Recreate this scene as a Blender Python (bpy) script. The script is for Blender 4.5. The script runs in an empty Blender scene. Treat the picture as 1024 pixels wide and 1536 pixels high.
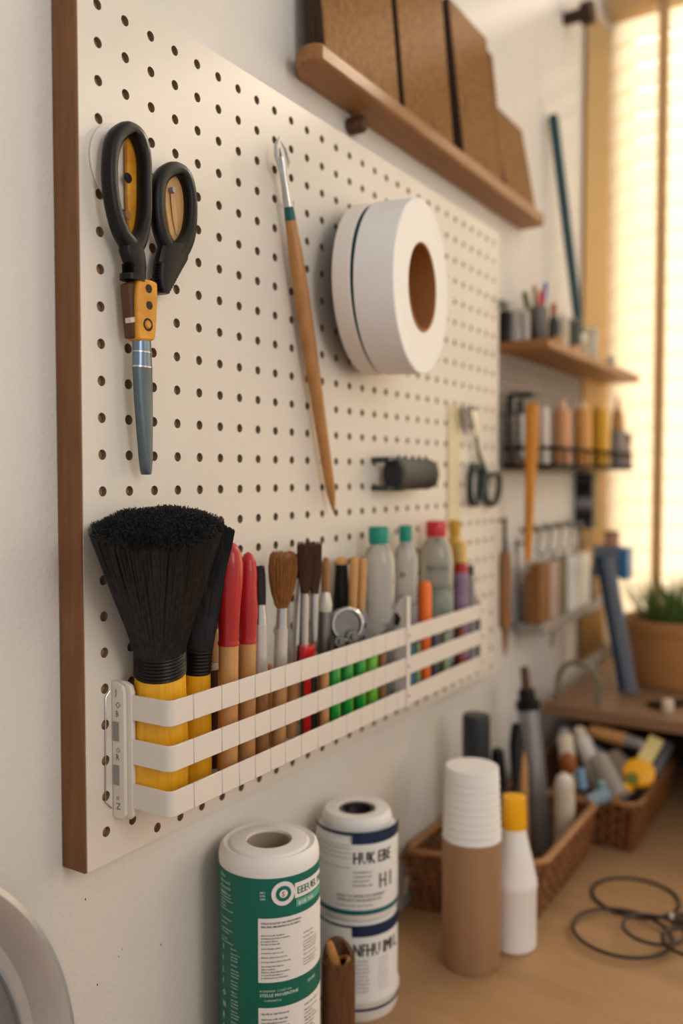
import bpy, math, random
from mathutils import Vector, Matrix
random.seed(7)
SC = bpy.context.scene
COL = SC.collection
# ------------------------------------------------------------------ camera
TH = math.radians(31.7); PH = math.radians(2.3); FP = 1315.0
CAM = Vector((0.484, 0.0, 1.27))
FW = Vector((-math.sin(TH)*math.cos(PH), math.cos(TH)*math.cos(PH), -math.sin(PH)))
RT = Vector((math.cos(TH), math.sin(TH), 0)); UP = RT.cross(FW)
def ray(px, py): return FW + RT*((px-512)/FP) + UP*((768-py)/FP)
def PX(px, py, X): d = ray(px, py); return CAM + d*((X-CAM.x)/d.x)
def PY(px, py, Y): d = ray(px, py); return CAM + d*((Y-CAM.y)/d.y)
def PZ(px, py, Z): d = ray(px, py); return CAM + d*((Z-CAM.z)/d.z)
def PD(px, py, D): return CAM + ray(px, py)*D
def depth(p): return (p-CAM).dot(FW)
def proj(p):
    q = p-CAM; D = q.dot(FW); return (512+FP*q.dot(RT)/D, 768-FP*q.dot(UP)/D)
cd = bpy.data.cameras.new('camera'); cam = bpy.data.objects.new('camera', cd); COL.objects.link(cam)
cam.location = CAM; cam.rotation_euler = (math.pi/2-PH, 0, TH)
cd.sensor_fit = 'VERTICAL'; cd.sensor_height = 36; cd.sensor_width = 24; cd.lens = FP/1536*36
cd.clip_start = 0.02
cd.dof.use_dof = True; cd.dof.focus_distance = 0.64; cd.dof.aperture_fstop = 2.75
SC.camera = cam
DESK = 0.75; BX = 0.024            # desk top height, board front plane

# ------------------------------------------------------------------ materials
def lin(c):
    if isinstance(c, str):
        c = tuple(int(c[i:i+2], 16)/255 for i in (0, 2, 4))
    return tuple((v/12.92 if v <= .04045 else ((v+.055)/1.055)**2.4) for v in c)+(1,)
MATS = {}
def M(name, col, rough=.5, metal=0, var=.0, vs=40, st=(1,1,1), bump=0, bs=200, trans=0, ior=1.45, col2=None, coat=0, sub=0, alpha=1, spec=.5):
    if name in MATS: return MATS[name]
    m = bpy.data.materials.new(name); m.use_nodes = True; nt = m.node_tree; N = nt.nodes; L = nt.links
    b = N['Principled BSDF']; c = lin(col)
    b.inputs['Base Color'].default_value = c; b.inputs['Roughness'].default_value = rough
    b.inputs['Metallic'].default_value = metal; b.inputs['Transmission Weight'].default_value = trans
    b.inputs['IOR'].default_value = ior; b.inputs['Coat Weight'].default_value = coat
    b.inputs['Alpha'].default_value = alpha; b.inputs['Specular IOR Level'].default_value = spec
    if sub:
        b.inputs['Subsurface Weight'].default_value = sub; b.inputs['Subsurface Radius'].default_value = (.01,.008,.006)
    tc = mp = None
    if var or bump:
        tc = N.new('ShaderNodeTexCoord'); mp = N.new('ShaderNodeMapping'); mp.inputs['Scale'].default_value = st
        L.new(tc.outputs['Object'], mp.inputs['Vector'])
    if var:
        nz = N.new('ShaderNodeTexNoise'); nz.inputs['Scale'].default_value = vs; nz.inputs['Detail'].default_value = 6
        nz.inputs['Roughness'].default_value = .62
        rp = N.new('ShaderNodeValToRGB'); rp.color_ramp.elements[0].position = .3; rp.color_ramp.elements[1].position = .7
        c2 = lin(col2) if col2 else tuple(v*(1-var) for v in c[:3])+(1,)
        rp.color_ramp.elements[0].color = c2; rp.color_ramp.elements[1].color = c
        L.new(mp.outputs[0], nz.inputs['Vector']); L.new(nz.outputs['Fac'], rp.inputs[0]); L.new(rp.outputs[0], b.inputs['Base Color'])
    if bump:
        n2 = N.new('ShaderNodeTexNoise'); n2.inputs['Scale'].default_value = bs; n2.inputs['Detail'].default_value = 4
        bp = N.new('ShaderNodeBump'); bp.inputs['Strength'].default_value = bump; bp.inputs['Distance'].default_value = .002
        L.new(mp.outputs[0], n2.inputs['Vector']); L.new(n2.outputs['Fac'], bp.inputs['Height']); L.new(bp.outputs[0], b.inputs['Normal'])
    MATS[name] = m; return m
def TR(name, col, tcol, w=.5, rough=.8):
    m = bpy.data.materials.new(name); m.use_nodes = True; nt = m.node_tree; N = nt.nodes; L = nt.links
    b = N['Principled BSDF']; b.inputs['Base Color'].default_value = lin(col); b.inputs['Roughness'].default_value = rough
    t = N.new('ShaderNodeBsdfTranslucent'); t.inputs[0].default_value = lin(tcol)
    mx = N.new('ShaderNodeMixShader'); mx.inputs[0].default_value = w
    L.new(b.outputs[0], mx.inputs[1]); L.new(t.outputs[0], mx.inputs[2]); L.new(mx.outputs[0], N['Material Output'].inputs[0])
    return m

# ------------------------------------------------------------------ mesh builder
ORG = {}
def frame(A, B, ref=Vector((1,0,0))):
    w = (B-A).normalized(); u = ref - w*ref.dot(w)
    if u.length < 1e-4: u = Vector((0,1,0)) - w*w.y
    u.normalize(); return u, w.cross(u), w
class MB:
    def __init__(s): s.v = []; s.f = []
    def add(s, vs, fs):
        o = len(s.v); s.v += [Vector(v) for v in vs]; s.f += [tuple(i+o for i in f) for f in fs]; return s
    def box(s, x0, x1, y0, y1, z0, z1):
        return s.add([(x,y,z) for x in (x0,x1) for y in (y0,y1) for z in (z0,z1)],
                     [(0,1,3,2),(4,6,7,5),(0,4,5,1),(2,3,7,6),(0,2,6,4),(1,5,7,3)])
    def obox(s, c, sz, R=Matrix.Identity(3)):
        c = Vector(c)
        return s.add([c + R @ Vector((a*sz[0]/2, b*sz[1]/2, d*sz[2]/2)) for a in (-1,1) for b in (-1,1) for d in (-1,1)],
                     [(0,1,3,2),(4,6,7,5),(0,4,5,1),(2,3,7,6),(0,2,6,4),(1,5,7,3)])
    def bar(s, A, B, wx, wy, ref=Vector((1,0,0))):      # rectangular bar A-B, wx along ref
        u, v, w = frame(A, B, ref)
        vs = [P + u*(a*wx/2) + v*(b*wy/2) for P in (A, B) for a, b in ((-1,-1),(1,-1),(1,1),(-1,1))]
        return s.add(vs, [(3,2,1,0),(4,5,6,7),(0,1,5,4),(1,2,6,5),(2,3,7,6),(3,0,4,7)])
    def rings(s, rs, caps=True, closed=False):
        n = len(rs[0]); o = len(s.v)
        for r in rs: s.v += [Vector(p) for p in r]
        m = len(rs)
        for i in range(m if closed else m-1):
            for j in range(n):
                a = o+i*n; b = o+((i+1) % m)*n; k = (j+1) % n
                s.f.append((a+j, a+k, b+k, b+j))
        if caps and not closed:
            s.f.append(tuple(o+j for j in reversed(range(n)))); s.f.append(tuple(o+(m-1)*n+j for j in range(n)))
        return s
    def lathe(s, A, B, prof, n=32, sx=1, sy=1, ref=Vector((1,0,0)), caps=True, ripple=None):   # prof: (t along A->B, radius m)
        u, v, w = frame(A, B, ref)
        rs = []
        for t, r in prof:
            c = A.lerp(B, t) if 0 <= t <= 1 else A + (B-A)*t
            rs.append([c + u*(math.cos(2*math.pi*j/n)*r*sx) + v*(math.sin(2*math.pi*j/n)*r*sy) for j in range(n)])
        return s.rings(rs, caps)
    def vlathe(s, c, prof, n=40):                # prof: (r, z) about vertical axis at c
        c = Vector(c)
        return s.rings([[(c.x+math.cos(2*math.pi*j/n)*r, c.y+math.sin(2*math.pi*j/n)*r, c.z+z) for j in range(n)] for r, z in prof])
    def ringlathe(s, A, B, prof, n=48, ref=Vector((1,0,0))):   # closed profile (t metres along axis, r)
        u, v, w = frame(A, B, ref); k = len(prof); o = len(s.v)
        for j in range(n):
            a = 2*math.pi*j/n; d = u*math.cos(a)+v*math.sin(a)
            s.v += [A + w*t + d*r for t, r in prof]
        for j in range(n):
            for i in range(k):
                p = (i+1) % k; q = (j+1) % n
                s.f.append((o+j*k+i, o+q*k+i, o+q*k+p, o+j*k+p))
        return s
    def tube(s, pts, r, n=10, closed=False, ref=Vector((1,0,0)), sx=1, sy=1):
        pts = [Vector(p) for p in pts]; m = len(pts); rs = []
        for i, p in enumerate(pts):
            a = pts[(i-1) % m] if (closed or i) else p; b = pts[(i+1) % m] if (closed or i < m-1) else p
            w = (b-a).normalized(); u = ref - w*ref.dot(w)
            if u.length < 1e-3: u = Vector((0,0,1)) - w*w.z
            u.normalize(); v = w.cross(u); rr = r[i] if isinstance(r, (list, tuple)) else r
            rs.append([p + u*(math.cos(2*math.pi*j/n)*rr*sx) + v*(math.sin(2*math.pi*j/n)*rr*sy) for j in range(n)])
        return s.rings(rs, True, closed)
    def prism(s, pts, d):                        # polygon pts extruded by vector d
        n = len(pts); pts = [Vector(p) for p in pts]; d = Vector(d); o = len(s.v)
        s.v += pts + [p+d for p in pts]
        s.f.append(tuple(o+j for j in reversed(range(n)))); s.f.append(tuple(o+n+j for j in range(n)))
        for j in range(n): k = (j+1) % n; s.f.append((o+j, o+k, o+n+k, o+n+j))
        return s
    def strand(s, P, Q, r0, r1, n=3, mid=None):
        u, v, w = frame(P, Q); a0 = random.random()*6.28; pts = [(P, r0)]+([mid] if mid else [])+[(Q, r1)]
        return s.rings([[c + (u*math.cos(a0+2*math.pi*j/n) + v*math.sin(a0+2*math.pi*j/n))*r for j in range(n)] for c, r in pts])
    def build(s, name, mat, parent=None, origin=None, bev=0, ang=38, segs=2):
        if parent is not None: og = ORG[parent.name] if origin is None else origin
        elif origin is None:
            og = Vector(((min(v.x for v in s.v)+max(v.x for v in s.v))/2, (min(v.y for v in s.v)+max(v.y for v in s.v))/2, min(v.z for v in s.v)))
        else: og = Vector(origin)
        me = bpy.data.meshes.new(name); me.from_pydata([v-og for v in s.v], [], s.f)
        for p in me.polygons: p.use_smooth = True
        me.update()
        import bmesh
        bm = bmesh.new(); bm.from_mesh(me); bmesh.ops.recalc_face_normals(bm, faces=bm.faces); bm.to_mesh(me); bm.free()
        me.set_sharp_from_angle(angle=math.radians(ang))
        me.materials.append(mat)
        o = bpy.data.objects.new(name, me); COL.objects.link(o)
        if parent is not None: o.parent = parent; o.location = og - ORG[parent.name]
        else: o.location = og
        ORG[o.name] = og
        if bev:
            b = o.modifiers.new('bevel', 'BEVEL'); b.width = bev; b.segments = segs; b.limit_method = 'ANGLE'; b.angle_limit = math.radians(40)
        return o
def tag(o, label, cat, group=None, kind=None):
    o['label'] = label; o['category'] = cat
    if group: o['group'] = group
    if kind: o['kind'] = kind
    return o
def struct(o): o['kind'] = 'structure'; return o
def thing(name, label, cat, loc, group=None):
    o = bpy.data.objects.new(name, None); COL.objects.link(o); o.location = Vector(loc); o.empty_display_size = .02
    ORG[o.name] = Vector(loc); return tag(o, label, cat, group)
def dupe(root, off, label, group=None):
    r = root.copy(); COL.objects.link(r); r.location = root.location + Vector(off); r['label'] = label
    if group: r['group'] = group
    ORG[r.name] = ORG[root.name]+Vector(off)
    for ch in list(root.children):
        c = ch.copy(); COL.objects.link(c); c.parent = r
        for g in ch.children:
            d = g.copy(); COL.objects.link(d); d.parent = c
    return r
def secprof(A, B, lst):
    """(py, width px) -> (t, radius) along the axis A-B"""
    ya, yb = proj(A)[1], proj(B)[1]; out = []
    for py, w in lst:
        t = (ya-py)/(ya-yb) if abs(ya-yb) > 1 else 0
        D = depth(A+(B-A)*t); out.append((t, max(w, .2)/2*D/FP))
    return out
def rod(name, label, cat, A, B, secs, group=None, sx=1, sy=1, n=24):
    """secs: list of (part, material, [(py, width px)...]); a section with one part only makes a one-mesh thing"""
    if len(secs) == 1:
        o = MB().lathe(A, B, secs[0][2] if len(secs[0]) > 3 else secprof(A, B, secs[0][2]), n, sx, sy).build(name, secs[0][1])
        return tag(o, label, cat, group)
    t = thing(name, label, cat, A, group)
    for s in secs:
        MB().lathe(A, B, secprof(A, B, s[2]), n, sx, sy).build(s[0], s[1], t)
    return t
def tuft(A, B, prof, n, rs, sx=1, sy=1, core=.8, jit=.02, tip=.5):
    """bundle of hairs following prof [(t, r)]"""
    mb = MB(); u, v, w = frame(A, B); L = (B-A).length
    mb.lathe(A, B, [(t*.94, r*core) for t, r in prof], 20, sx, sy)
    def R(t):
        for (t0, r0), (t1, r1) in zip(prof, prof[1:]):
            if t <= t1: return r0+(r1-r0)*(t-t0)/max(t1-t0, 1e-6)
        return prof[-1][1]
    for i in range(n):
        q = math.sqrt(random.uniform(.0, 1)) if i % 3 else random.uniform(.86, 1.02); a = random.random()*6.283
        if q < core*.8: t0 = .5
        else: t0 = 0
        te = 1-random.random()*jit*(1+q*2)
        ts = [t0 + (te-t0)*k/4 for k in range(5)]
        rs_ = []; da = random.uniform(-.05, .05)
        for k, t in enumerate(ts):
            rr = R(t)*q; c = A + w*(L*t) + (u*math.cos(a+da*k)*sx + v*math.sin(a+da*k)*sy)*rr
            h = rs*(1 - (1-tip)*(k/4)**3)
            rs_.append([c + u*math.cos(2.09*j)*h + v*math.sin(2.09*j)*h for j in range(3)])
        mb.rings(rs_)
    return mb
# ------------------------------------------------------------------ lettering
_tc = {}
def glyphs(s):
    if s not in _tc:
        c = bpy.data.curves.new('letters', 'FONT'); c.body = s; c.resolution_u = 1; c.size = 1
        o = bpy.data.objects.new('letters', c); me = o.to_mesh()
        _tc[s] = ([(v.co.x, v.co.y) for v in me.vertices], [tuple(p.vertices) for p in me.polygons])
        o.to_mesh_clear(); bpy.data.objects.remove(o); bpy.data.curves.remove(c)
    return _tc[s]
def lettering(mb, s, size, fn, u0=0, v0=0, sx=1.0, bold=False):
    vs, fs = glyphs(s)
    for k in ((0, .05) if bold else (0,)):
        mb.add([fn(u0+(x+k)*size*sx, v0+y*size) for x, y in vs], fs)
def width(s): return max([v[0] for v in glyphs(s)[0]] or [0])
SYL = ['be','ti','no','ra','lem','or','sa','ve','ni','stu','do','ka','re','min','el','po','ur','ta','shi','mo','en','li']
def babble(n):
    w = []
    while len(' '.join(w)) < n: w.append(''.join(random.choice(SYL) for _ in range(random.choice((1,2,2,3)))))
    s = ' '.join(w)[:n].strip(); return s
def cyl_fn(C, r, eps=.0004):
    f = Vector((CAM.x-C.x, CAM.y-C.y, 0)).normalized(); g = Vector((-f.y, f.x, 0))
    def fn(arc, z, e=eps):       # arc metres from the line facing the camera, z absolute
        a = arc/r; return Vector((C.x, C.y, 0)) + (f*math.cos(a)+g*math.sin(a))*(r+e) + Vector((0,0,z))
    return fn
def patch(mb, fn, a0, a1, z0, z1, n=14, e=.0003):
    vs = [fn(a0+(a1-a0)*i/n, z, e) for i in range(n+1) for z in (z0, z1)]
    return mb.add(vs, [(2*i, 2*i+2, 2*i+3, 2*i+1) for i in range(n)])
def zfront(C, r, px, py):
    d = ray(px, py); h = math.hypot(d.x, d.y); D = math.hypot(C.x-CAM.x, C.y-CAM.y)-r
    return CAM.z + d.z*D/h
# ------------------------------------------------------------------ materials used
m_wall = M('plaster', 'ddd8d2', .85, bump=.35, bs=260, var=.05, vs=6)
m_back = M('plaster_back', 'dccdb8', .85)
m_floor = M('floor_boards', '8a6a4a', .6, var=.3, vs=6, st=(1,8,1))
m_desk = M('desk_top', 'b18a60', .55, var=.16, vs=5, st=(2,9,2), bump=.05, bs=120)
m_board = M('board_white', 'ddd5ca', .42, var=.04, vs=9)
m_hole = M('board_core', '8b7762', .8)
m_frame = M('walnut', '84552d', .5, var=.36, vs=22, st=(7,7,.7), bump=.1, bs=90)
m_shelfw = M('shelf_oak', '9c6a38', .5, var=.35, vs=18, st=(6,.7,6), bump=.08, bs=80)
m_cork = M('pressed_cork', '96672f', .85, var=.5, vs=150, bump=.5, bs=420)
m_corkedge = M('dark_edge', '3a281b', .85, var=.4, vs=200)
m_white = M('white_plastic', 'dcd4cb', .4, var=.03, vs=20)
m_black = M('black_rubber', '0f0c0b', .38, bump=.05, bs=300, spec=.28)
m_bristle = M('black_bristle', '323132', .28, var=.8, vs=420, st=(1,1,.05))
m_yel = M('yellow_paint', 'efb31c', .4, var=.18, vs=40, st=(6,6,.6), bump=.25, bs=160, col2='d8991a')
m_red = M('red_plastic', 'c81c1c', .3, coat=.3)
m_redw = M('red_leather', 'b9191d', .35, var=.25, vs=60, coat=.2, bump=.1, bs=90)
m_beech = M('beech', 'd09a60', .5, var=.22, vs=24, st=(8,8,.6))
m_oldwood = M('worn_wood', 'a87648', .6, var=.45, vs=50, st=(5,5,1))
m_darkw = M('dark_wood', '5b3821', .55, var=.4, vs=30, st=(6,6,.8))
m_steel = M('steel', 'c2c0bd', .25, 1, var=.12, vs=60)
m_dsteel = M('dull_steel', '77736f', .38, 1, var=.3, vs=50)
m_hair1 = M('brown_hair', 'a56c30', .6, var=.5, vs=90, st=(6,6,1))
m_hair2 = M('dark_brown_hair', '54341f', .6, var=.5, vs=90, st=(6,6,1))
m_green = M('green_plastic', '1f9a3c', .3)
m_lgreen = M('light_green_plastic', '74c13a', .35)
m_teal = M('teal_cap', '0c8c78', .4)
m_orange = M('orange_plastic', 'f2701c', .35)
m_clear = M('clear_plastic', 'f2f5f4', .06, trans=.9, ior=1.25)
m_clearb = M('pale_liquid', 'b9c0b4', .12, trans=.55, ior=1.33, var=.15, vs=30)
m_paper = M('paper_white', 'e9e6e2', .75)
m_ink = M('ink', '26262a', .7)
m_inkg = M('ink_grey', '66666a', .7)
m_navy = M('navy_print', '10264a', .5)
m_dgreen = M('green_print', '02695b', .45)
m_mint = M('mint_print', '59ab93', .5)
m_cream = M('cream', 'd9cbb4', .6, var=.1, vs=30)
m_kraft = M('kraft', '8a5a30', .7, var=.2, vs=60)
m_grey = M('grey_plastic', '8f8c8a', .45)
m_dgrey = M('dark_grey', '2f3235', .45)
m_wick = M('wicker', '8a5226', .6, var=.6, vs=60, bump=.2, bs=200)
m_wickl = M('wicker_rim', 'a8764a', .6, var=.35, vs=60, bump=.2, bs=200)
m_brass = M('tool_yellow', 'dd9e2f', .4, var=.2, vs=60, col2='b87818')

# ------------------------------------------------------------------ the room
YB = 1.80
struct(MB().box(-.10, 0, -.6, YB+.1, 0, 2.7).build('wall_left', m_wall, origin=(0,0,0)))
# back wall with the window opening
WX0, WX1, WZ0, WZ1 = 0.012, 1.30, 0.93, 2.36
b = MB(); b.box(0, WX1+.6, YB, YB+.1, 0, WZ0); b.box(0, WX1+.6, YB, YB+.1, WZ1, 2.7)
b.box(0, WX0, YB, YB+.1, WZ0, WZ1); b.box(WX1, WX1+.6, YB, YB+.1, WZ0, WZ1)
struct(b.build('wall_back', m_back, origin=(0,YB,0)))
struct(MB().box(-.1, 1.9, -.6, YB+.1, -.05, 0).build('floor', m_floor, origin=(0,0,0)))
# window: frame, two panes, middle bar
w = thing('window_1', 'tall window with closed cream blinds in the back wall', 'window', (WX0,YB,WZ0)); w['kind'] = 'structure'
m_wf = M('window_paint', 'd9c6a4', .5)
b = MB()
for x0, x1, z0, z1 in ((WX0,WX0+.03,WZ0,WZ1),(WX1-.03,WX1,WZ0,WZ1),(WX0,WX1,WZ0,WZ0+.03),(WX0,WX1,WZ1-.03,WZ1)):
    b.box(x0, x1, YB+.03, YB+.06, z0, z1)
b.build('window_frame', m_wf, w)
m_pane = bpy.data.materials.new('window_glass'); m_pane.use_nodes = True; nt = m_pane.node_tree
tb = nt.nodes.new('ShaderNodeBsdfTransparent'); gb = nt.nodes.new('ShaderNodeBsdfGlossy'); gb.inputs['Roughness'].default_value = .02
mx = nt.nodes.new('ShaderNodeMixShader'); mx.inputs[0].default_value = .07
nt.links.new(tb.outputs[0], mx.inputs[1]); nt.links.new(gb.outputs[0], mx.inputs[2]); nt.links.new(mx.outputs[0], nt.nodes['Material Output'].inputs[0])
MB().box(WX0+.03, WX1-.03, YB+.042, YB+.046, WZ0+.03, WZ1-.03).build('pane', m_pane, w)
# blinds: slats of a translucent cream fabric, two stiles, head rail
m_slat = TR('blind_slat', 'fbf4e4', 'fffaee', .65)
m_stile = TR('blind_tape', 'c4aa84', 'd6c09c', .45)
bl = thing('window_blind', 'cream horizontal slat blind glowing in front of the back window', 'blind', (.2,YB-.02,2.17))
b = MB(); z = 0.96; pitch = .047
while z < 2.16:
    c = (( WX0+.0+WX1)/2, YB-.025, z); R = Matrix.Rotation(math.radians(74), 3, 'X')
    b.obox(c, (WX1-WX0, .052, .0012), R); z += pitch
b.build('slat', m_slat, bl)
for i, xx in enumerate((.106, .5, .9)):
    MB().box(xx, xx+.019, YB-.055, YB-.046, .94, 2.18).build('ladder_tape', m_stile, bl)
MB().box(.0125, WX1, YB-.06, YB-.005, 2.165, 2.215).build('head_rail', m_stile, bl, bev=.003)
q = PX(872, 22, .03); MB().lathe(Vector((.0,q.y,q.z)), Vector((.05,q.y,q.z)), [(0,.011),(.6,.011),(.62,.019),(1,.019)], 20).build('rail_bracket', M('bronze','3d2d20',.4,.6), bl)
# golden drape gathered against the wall in the corner
b = MB(); n = 60; rs = []
for i in range(n+1):
    t = i/n; y = 1.625+.15*t; x = .007+.004*math.sin(t*34)+.001*math.sin(t*11)
    rs.append((x, y))
for i in range(n):
    (x0,y0),(x1,y1) = rs[i], rs[i+1]
    b.add([(x0,y0,.925),(x1,y1,.925),(x1,y1,2.14),(x0,y0,2.14)], [(0,1,2,3)])
o = b.build('drape', TR('drape_cloth', 'fbdc9e', 'f8d488', .3))
so = o.modifiers.new('cloth', 'SOLIDIFY'); so.thickness = .001
tag(o, 'narrow golden drape gathered in the corner beside the window blind', 'curtain')

# ------------------------------------------------------------------ desk
ds = thing('workbench', 'light brown wooden workbench top running along the wall below the pegboard', 'desk', (.5,.7,0))
MB().box(.002, 1.3, -.05, YB-.004, DESK-.035, DESK).build('desk_top', m_desk, ds, bev=.003)
for x in (.06, 1.22):
    for y in (.02, 1.7): MB().box(x, x+.06, y, y+.06, 0, DESK-.035).build('leg', m_darkw, ds)

# ------------------------------------------------------------------ pegboard
P = .0254; Y0 = .4300; YL = .4125; YR = 1.161
zr = 1.27 - .4*P                                         # the row nearest eye level
Z0 = 1.27-.2725; Z1 = 1.27+.3378
pb = thing('pegboard', 'large white perforated pegboard with a walnut edge mounted on the wall', 'pegboard', (0,.41,Z0))
def board_panel():
    front = MB(); rim = MB(); R = .00365; n = 14; d = .004
    edges = [YL] + [Y0+P*(i+.5) for i in range(28)] + [YR]
    for i in range(29):
        y0, y1 = edges[i], edges[i+1]; yc = Y0+P*i
        rows = [zr+P*k for k in range(-9, 15)]
        low = [zr-P*k for k in (10,)]
        zs = sorted(rows+low)
        if i < 2: zs = sorted([zr+P*k for k in range(0, 14)] + [zr-P*(k) for k in (1.4,2.43,3.43,4.43,5.43,6.43,7.43,8.43,9.43)] )
        zs = [z for z in zs if Z0+.008 < z < Z1-.012]
        bz = [Z0]+[(a+c)/2 for a, c in zip(zs, zs[1:])]+[Z1]
        for k, zc in enumerate(zs):
            z0, z1 = bz[k], bz[k+1]
            # square ring: corners + circle
            pts = []
            for j in range(n):
                a = 2*math.pi*(j+.5)/n; pts.append((yc+R*math.cos(a), zc+R*math.sin(a)))
            corners = [(y1,z1),(y0,z1),(y0,z0),(y1,z0)]
            ca = [math.atan2(c[1]-zc, c[0]-yc) % (2*math.pi) for c in corners]
            V = [(BX, p[0], p[1]) for p in pts] + [(BX, c[0], c[1]) for c in corners]
            # assign every circle edge to a corner fan
            F = []; own = []
            for j in range(n):
                a = 2*math.pi*(j+1)/n % (2*math.pi)
                own.append(min(range(4), key=lambda q: abs((a-ca[q]+math.pi) % (2*math.pi)-math.pi)))
            for j in range(n):
                k2 = (j+1) % n; F.append((j, k2, n+own[j]))
                if own[j] != own[k2]: F.append((k2, n+own[k2], n+own[j]))
            front.add(V, F)
            rim.add([(BX, *p) for p in pts]+[(BX-d, *p) for p in pts], [(j, j+n, (j+1) % n+n, (j+1) % n) for j in range(n)])
    return front, rim
fr, rim = board_panel()
o = fr.build('perforated_panel', m_board, pb)
# flip to face the room
me = o.data
if sum(p.normal.x for p in me.polygons) < 0: me.flip_normals()
rim.build('hole_lining', m_hole, pb)
b = MB()                                                  # edges of the white sheet
b.box(BX-.004, BX-.0002, YL, YL+.0008, Z0, Z1); b.box(BX-.004, BX-.0002, YR-.0008, YR, Z0, Z1)
b.box(BX-.004, BX-.0002, YL, YR, Z0, Z0+.0008); b.box(BX-.004, BX-.0002, YL, YR, Z1-.0008, Z1)
b.build('sheet_edge', m_board, pb)
MB().box(BX-.0055, BX-.0042, YL+.001, YR-.001, Z0+.001, Z1-.001).build('hole_tone_sheet', M('hole_tone_brown', 'a07c58', .8), pb)  # sheet added close behind the holes so their shade reads brown, not black
MB().box(.0005, BX-.0008, YL-.0015, YL+.012, Z0-.0006, Z1).build('side_batten', m_frame, pb, bev=.0007)
MB().box(.0005, BX-.0056, YR-.014, YR-.0005, Z0+.001, Z1).build('side_batten', m_white, pb)
MB().box(.0005, BX-.0056, YL+.012, YR-.014, Z0+.0002, Z0+.014).build('bottom_batten', m_board, pb)
MB().box(.0005, BX-.0056, YL+.012, YR-.014, Z1-.014, Z1-.0002).build('top_batten', m_white, pb)

# ------------------------------------------------------------------ top ledge and cork slabs
SZ0 = 1.27+.378; SZ1 = SZ0+.017
ya, yb_ = PX(478, 100, .042).y, PX(819, 332, .042).y
pts = [(.0005,ya+.026),(.012,ya+.007),(.020,ya+.0015),(.030,ya),(.038,ya+.002),(.042,ya+.007),(.042,yb_-.01),(.036,yb_),(.0005,yb_)]
sh = thing('wall_shelf', 'long narrow oak shelf high on the wall above the pegboard', 'shelf', (0,ya,SZ0))
MB().prism([(x,y,SZ0) for x, y in pts], (0,0,SZ1-SZ0)).build('shelf_board', m_shelfw, sh, bev=.003)
q = PX(538, 186, .012); MB().lathe(Vector((.0005,q.y,SZ0-.012)), Vector((.020,q.y,SZ0-.012)), [(0,.009),(.8,.009),(1,.006)], 16).build('support_peg', m_darkw, sh)
def slab(pl, pr, h, th, xb, lab, dz=0, dx=.0015):
    """cork slab leaning back on the wall: front-bottom edge from image column pl to pr"""
    y0, y1 = PX(pl, 715-(SZ1-1.27)*FP/.95, xb).y, PX(pr, 200, xb).y
    zb = SZ1+.0006
    tilt = math.atan2(xb-th-dx, h); ct, st = math.cos(tilt), math.sin(tilt)
    prof = [(xb, zb+th*0), (xb-h*st, zb+h*ct), (xb-h*st-th*ct, zb+h*ct-th*st), (xb-th*ct, zb-th*st*0+.0)]
    prof[3] = (xb-th/ct, zb)
    t = thing('cork_slab', lab, 'cork board', (xb-.01,(y0+y1)/2,zb), 'cork slabs leaning on the high shelf')
    MB().prism([(x,y0+.0016,z) for x, z in prof], (0,y1-y0-.0016,0)).build('slab', m_cork, t, bev=.0012)
    pr2 = [(x-.0008 if k in (0,1) else x+.0008, z) for k, (x, z) in enumerate(prof)]
    MB().prism([(x,y0,z-.0008 if k in (1,2) else z) for k, (x, z) in enumerate(pr2)], (0,.0018,0)).build('dark_edge', m_corkedge, t)
slab(470, 488, .268, .009, .024, 'thin cork slab standing leftmost, mostly hidden behind the first wide slab')
slab(487, 600, .262, .010, .036, 'wide cork slab nearest the left end of the high shelf')
slab(607, 681, .250, .012, .037, 'tall cork slab second in the row with a small dark knot')
slab(696, 752, .197, .014, .038, 'cork slab with angled top in the middle of the high shelf')
slab(752.5, 759, .186, .012, .034, 'narrow cork slab squeezed beside the shortest slab')
slab(760, 805, .124, .012, .037, 'shortest cork slab at the far right end of the high shelf')

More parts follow.
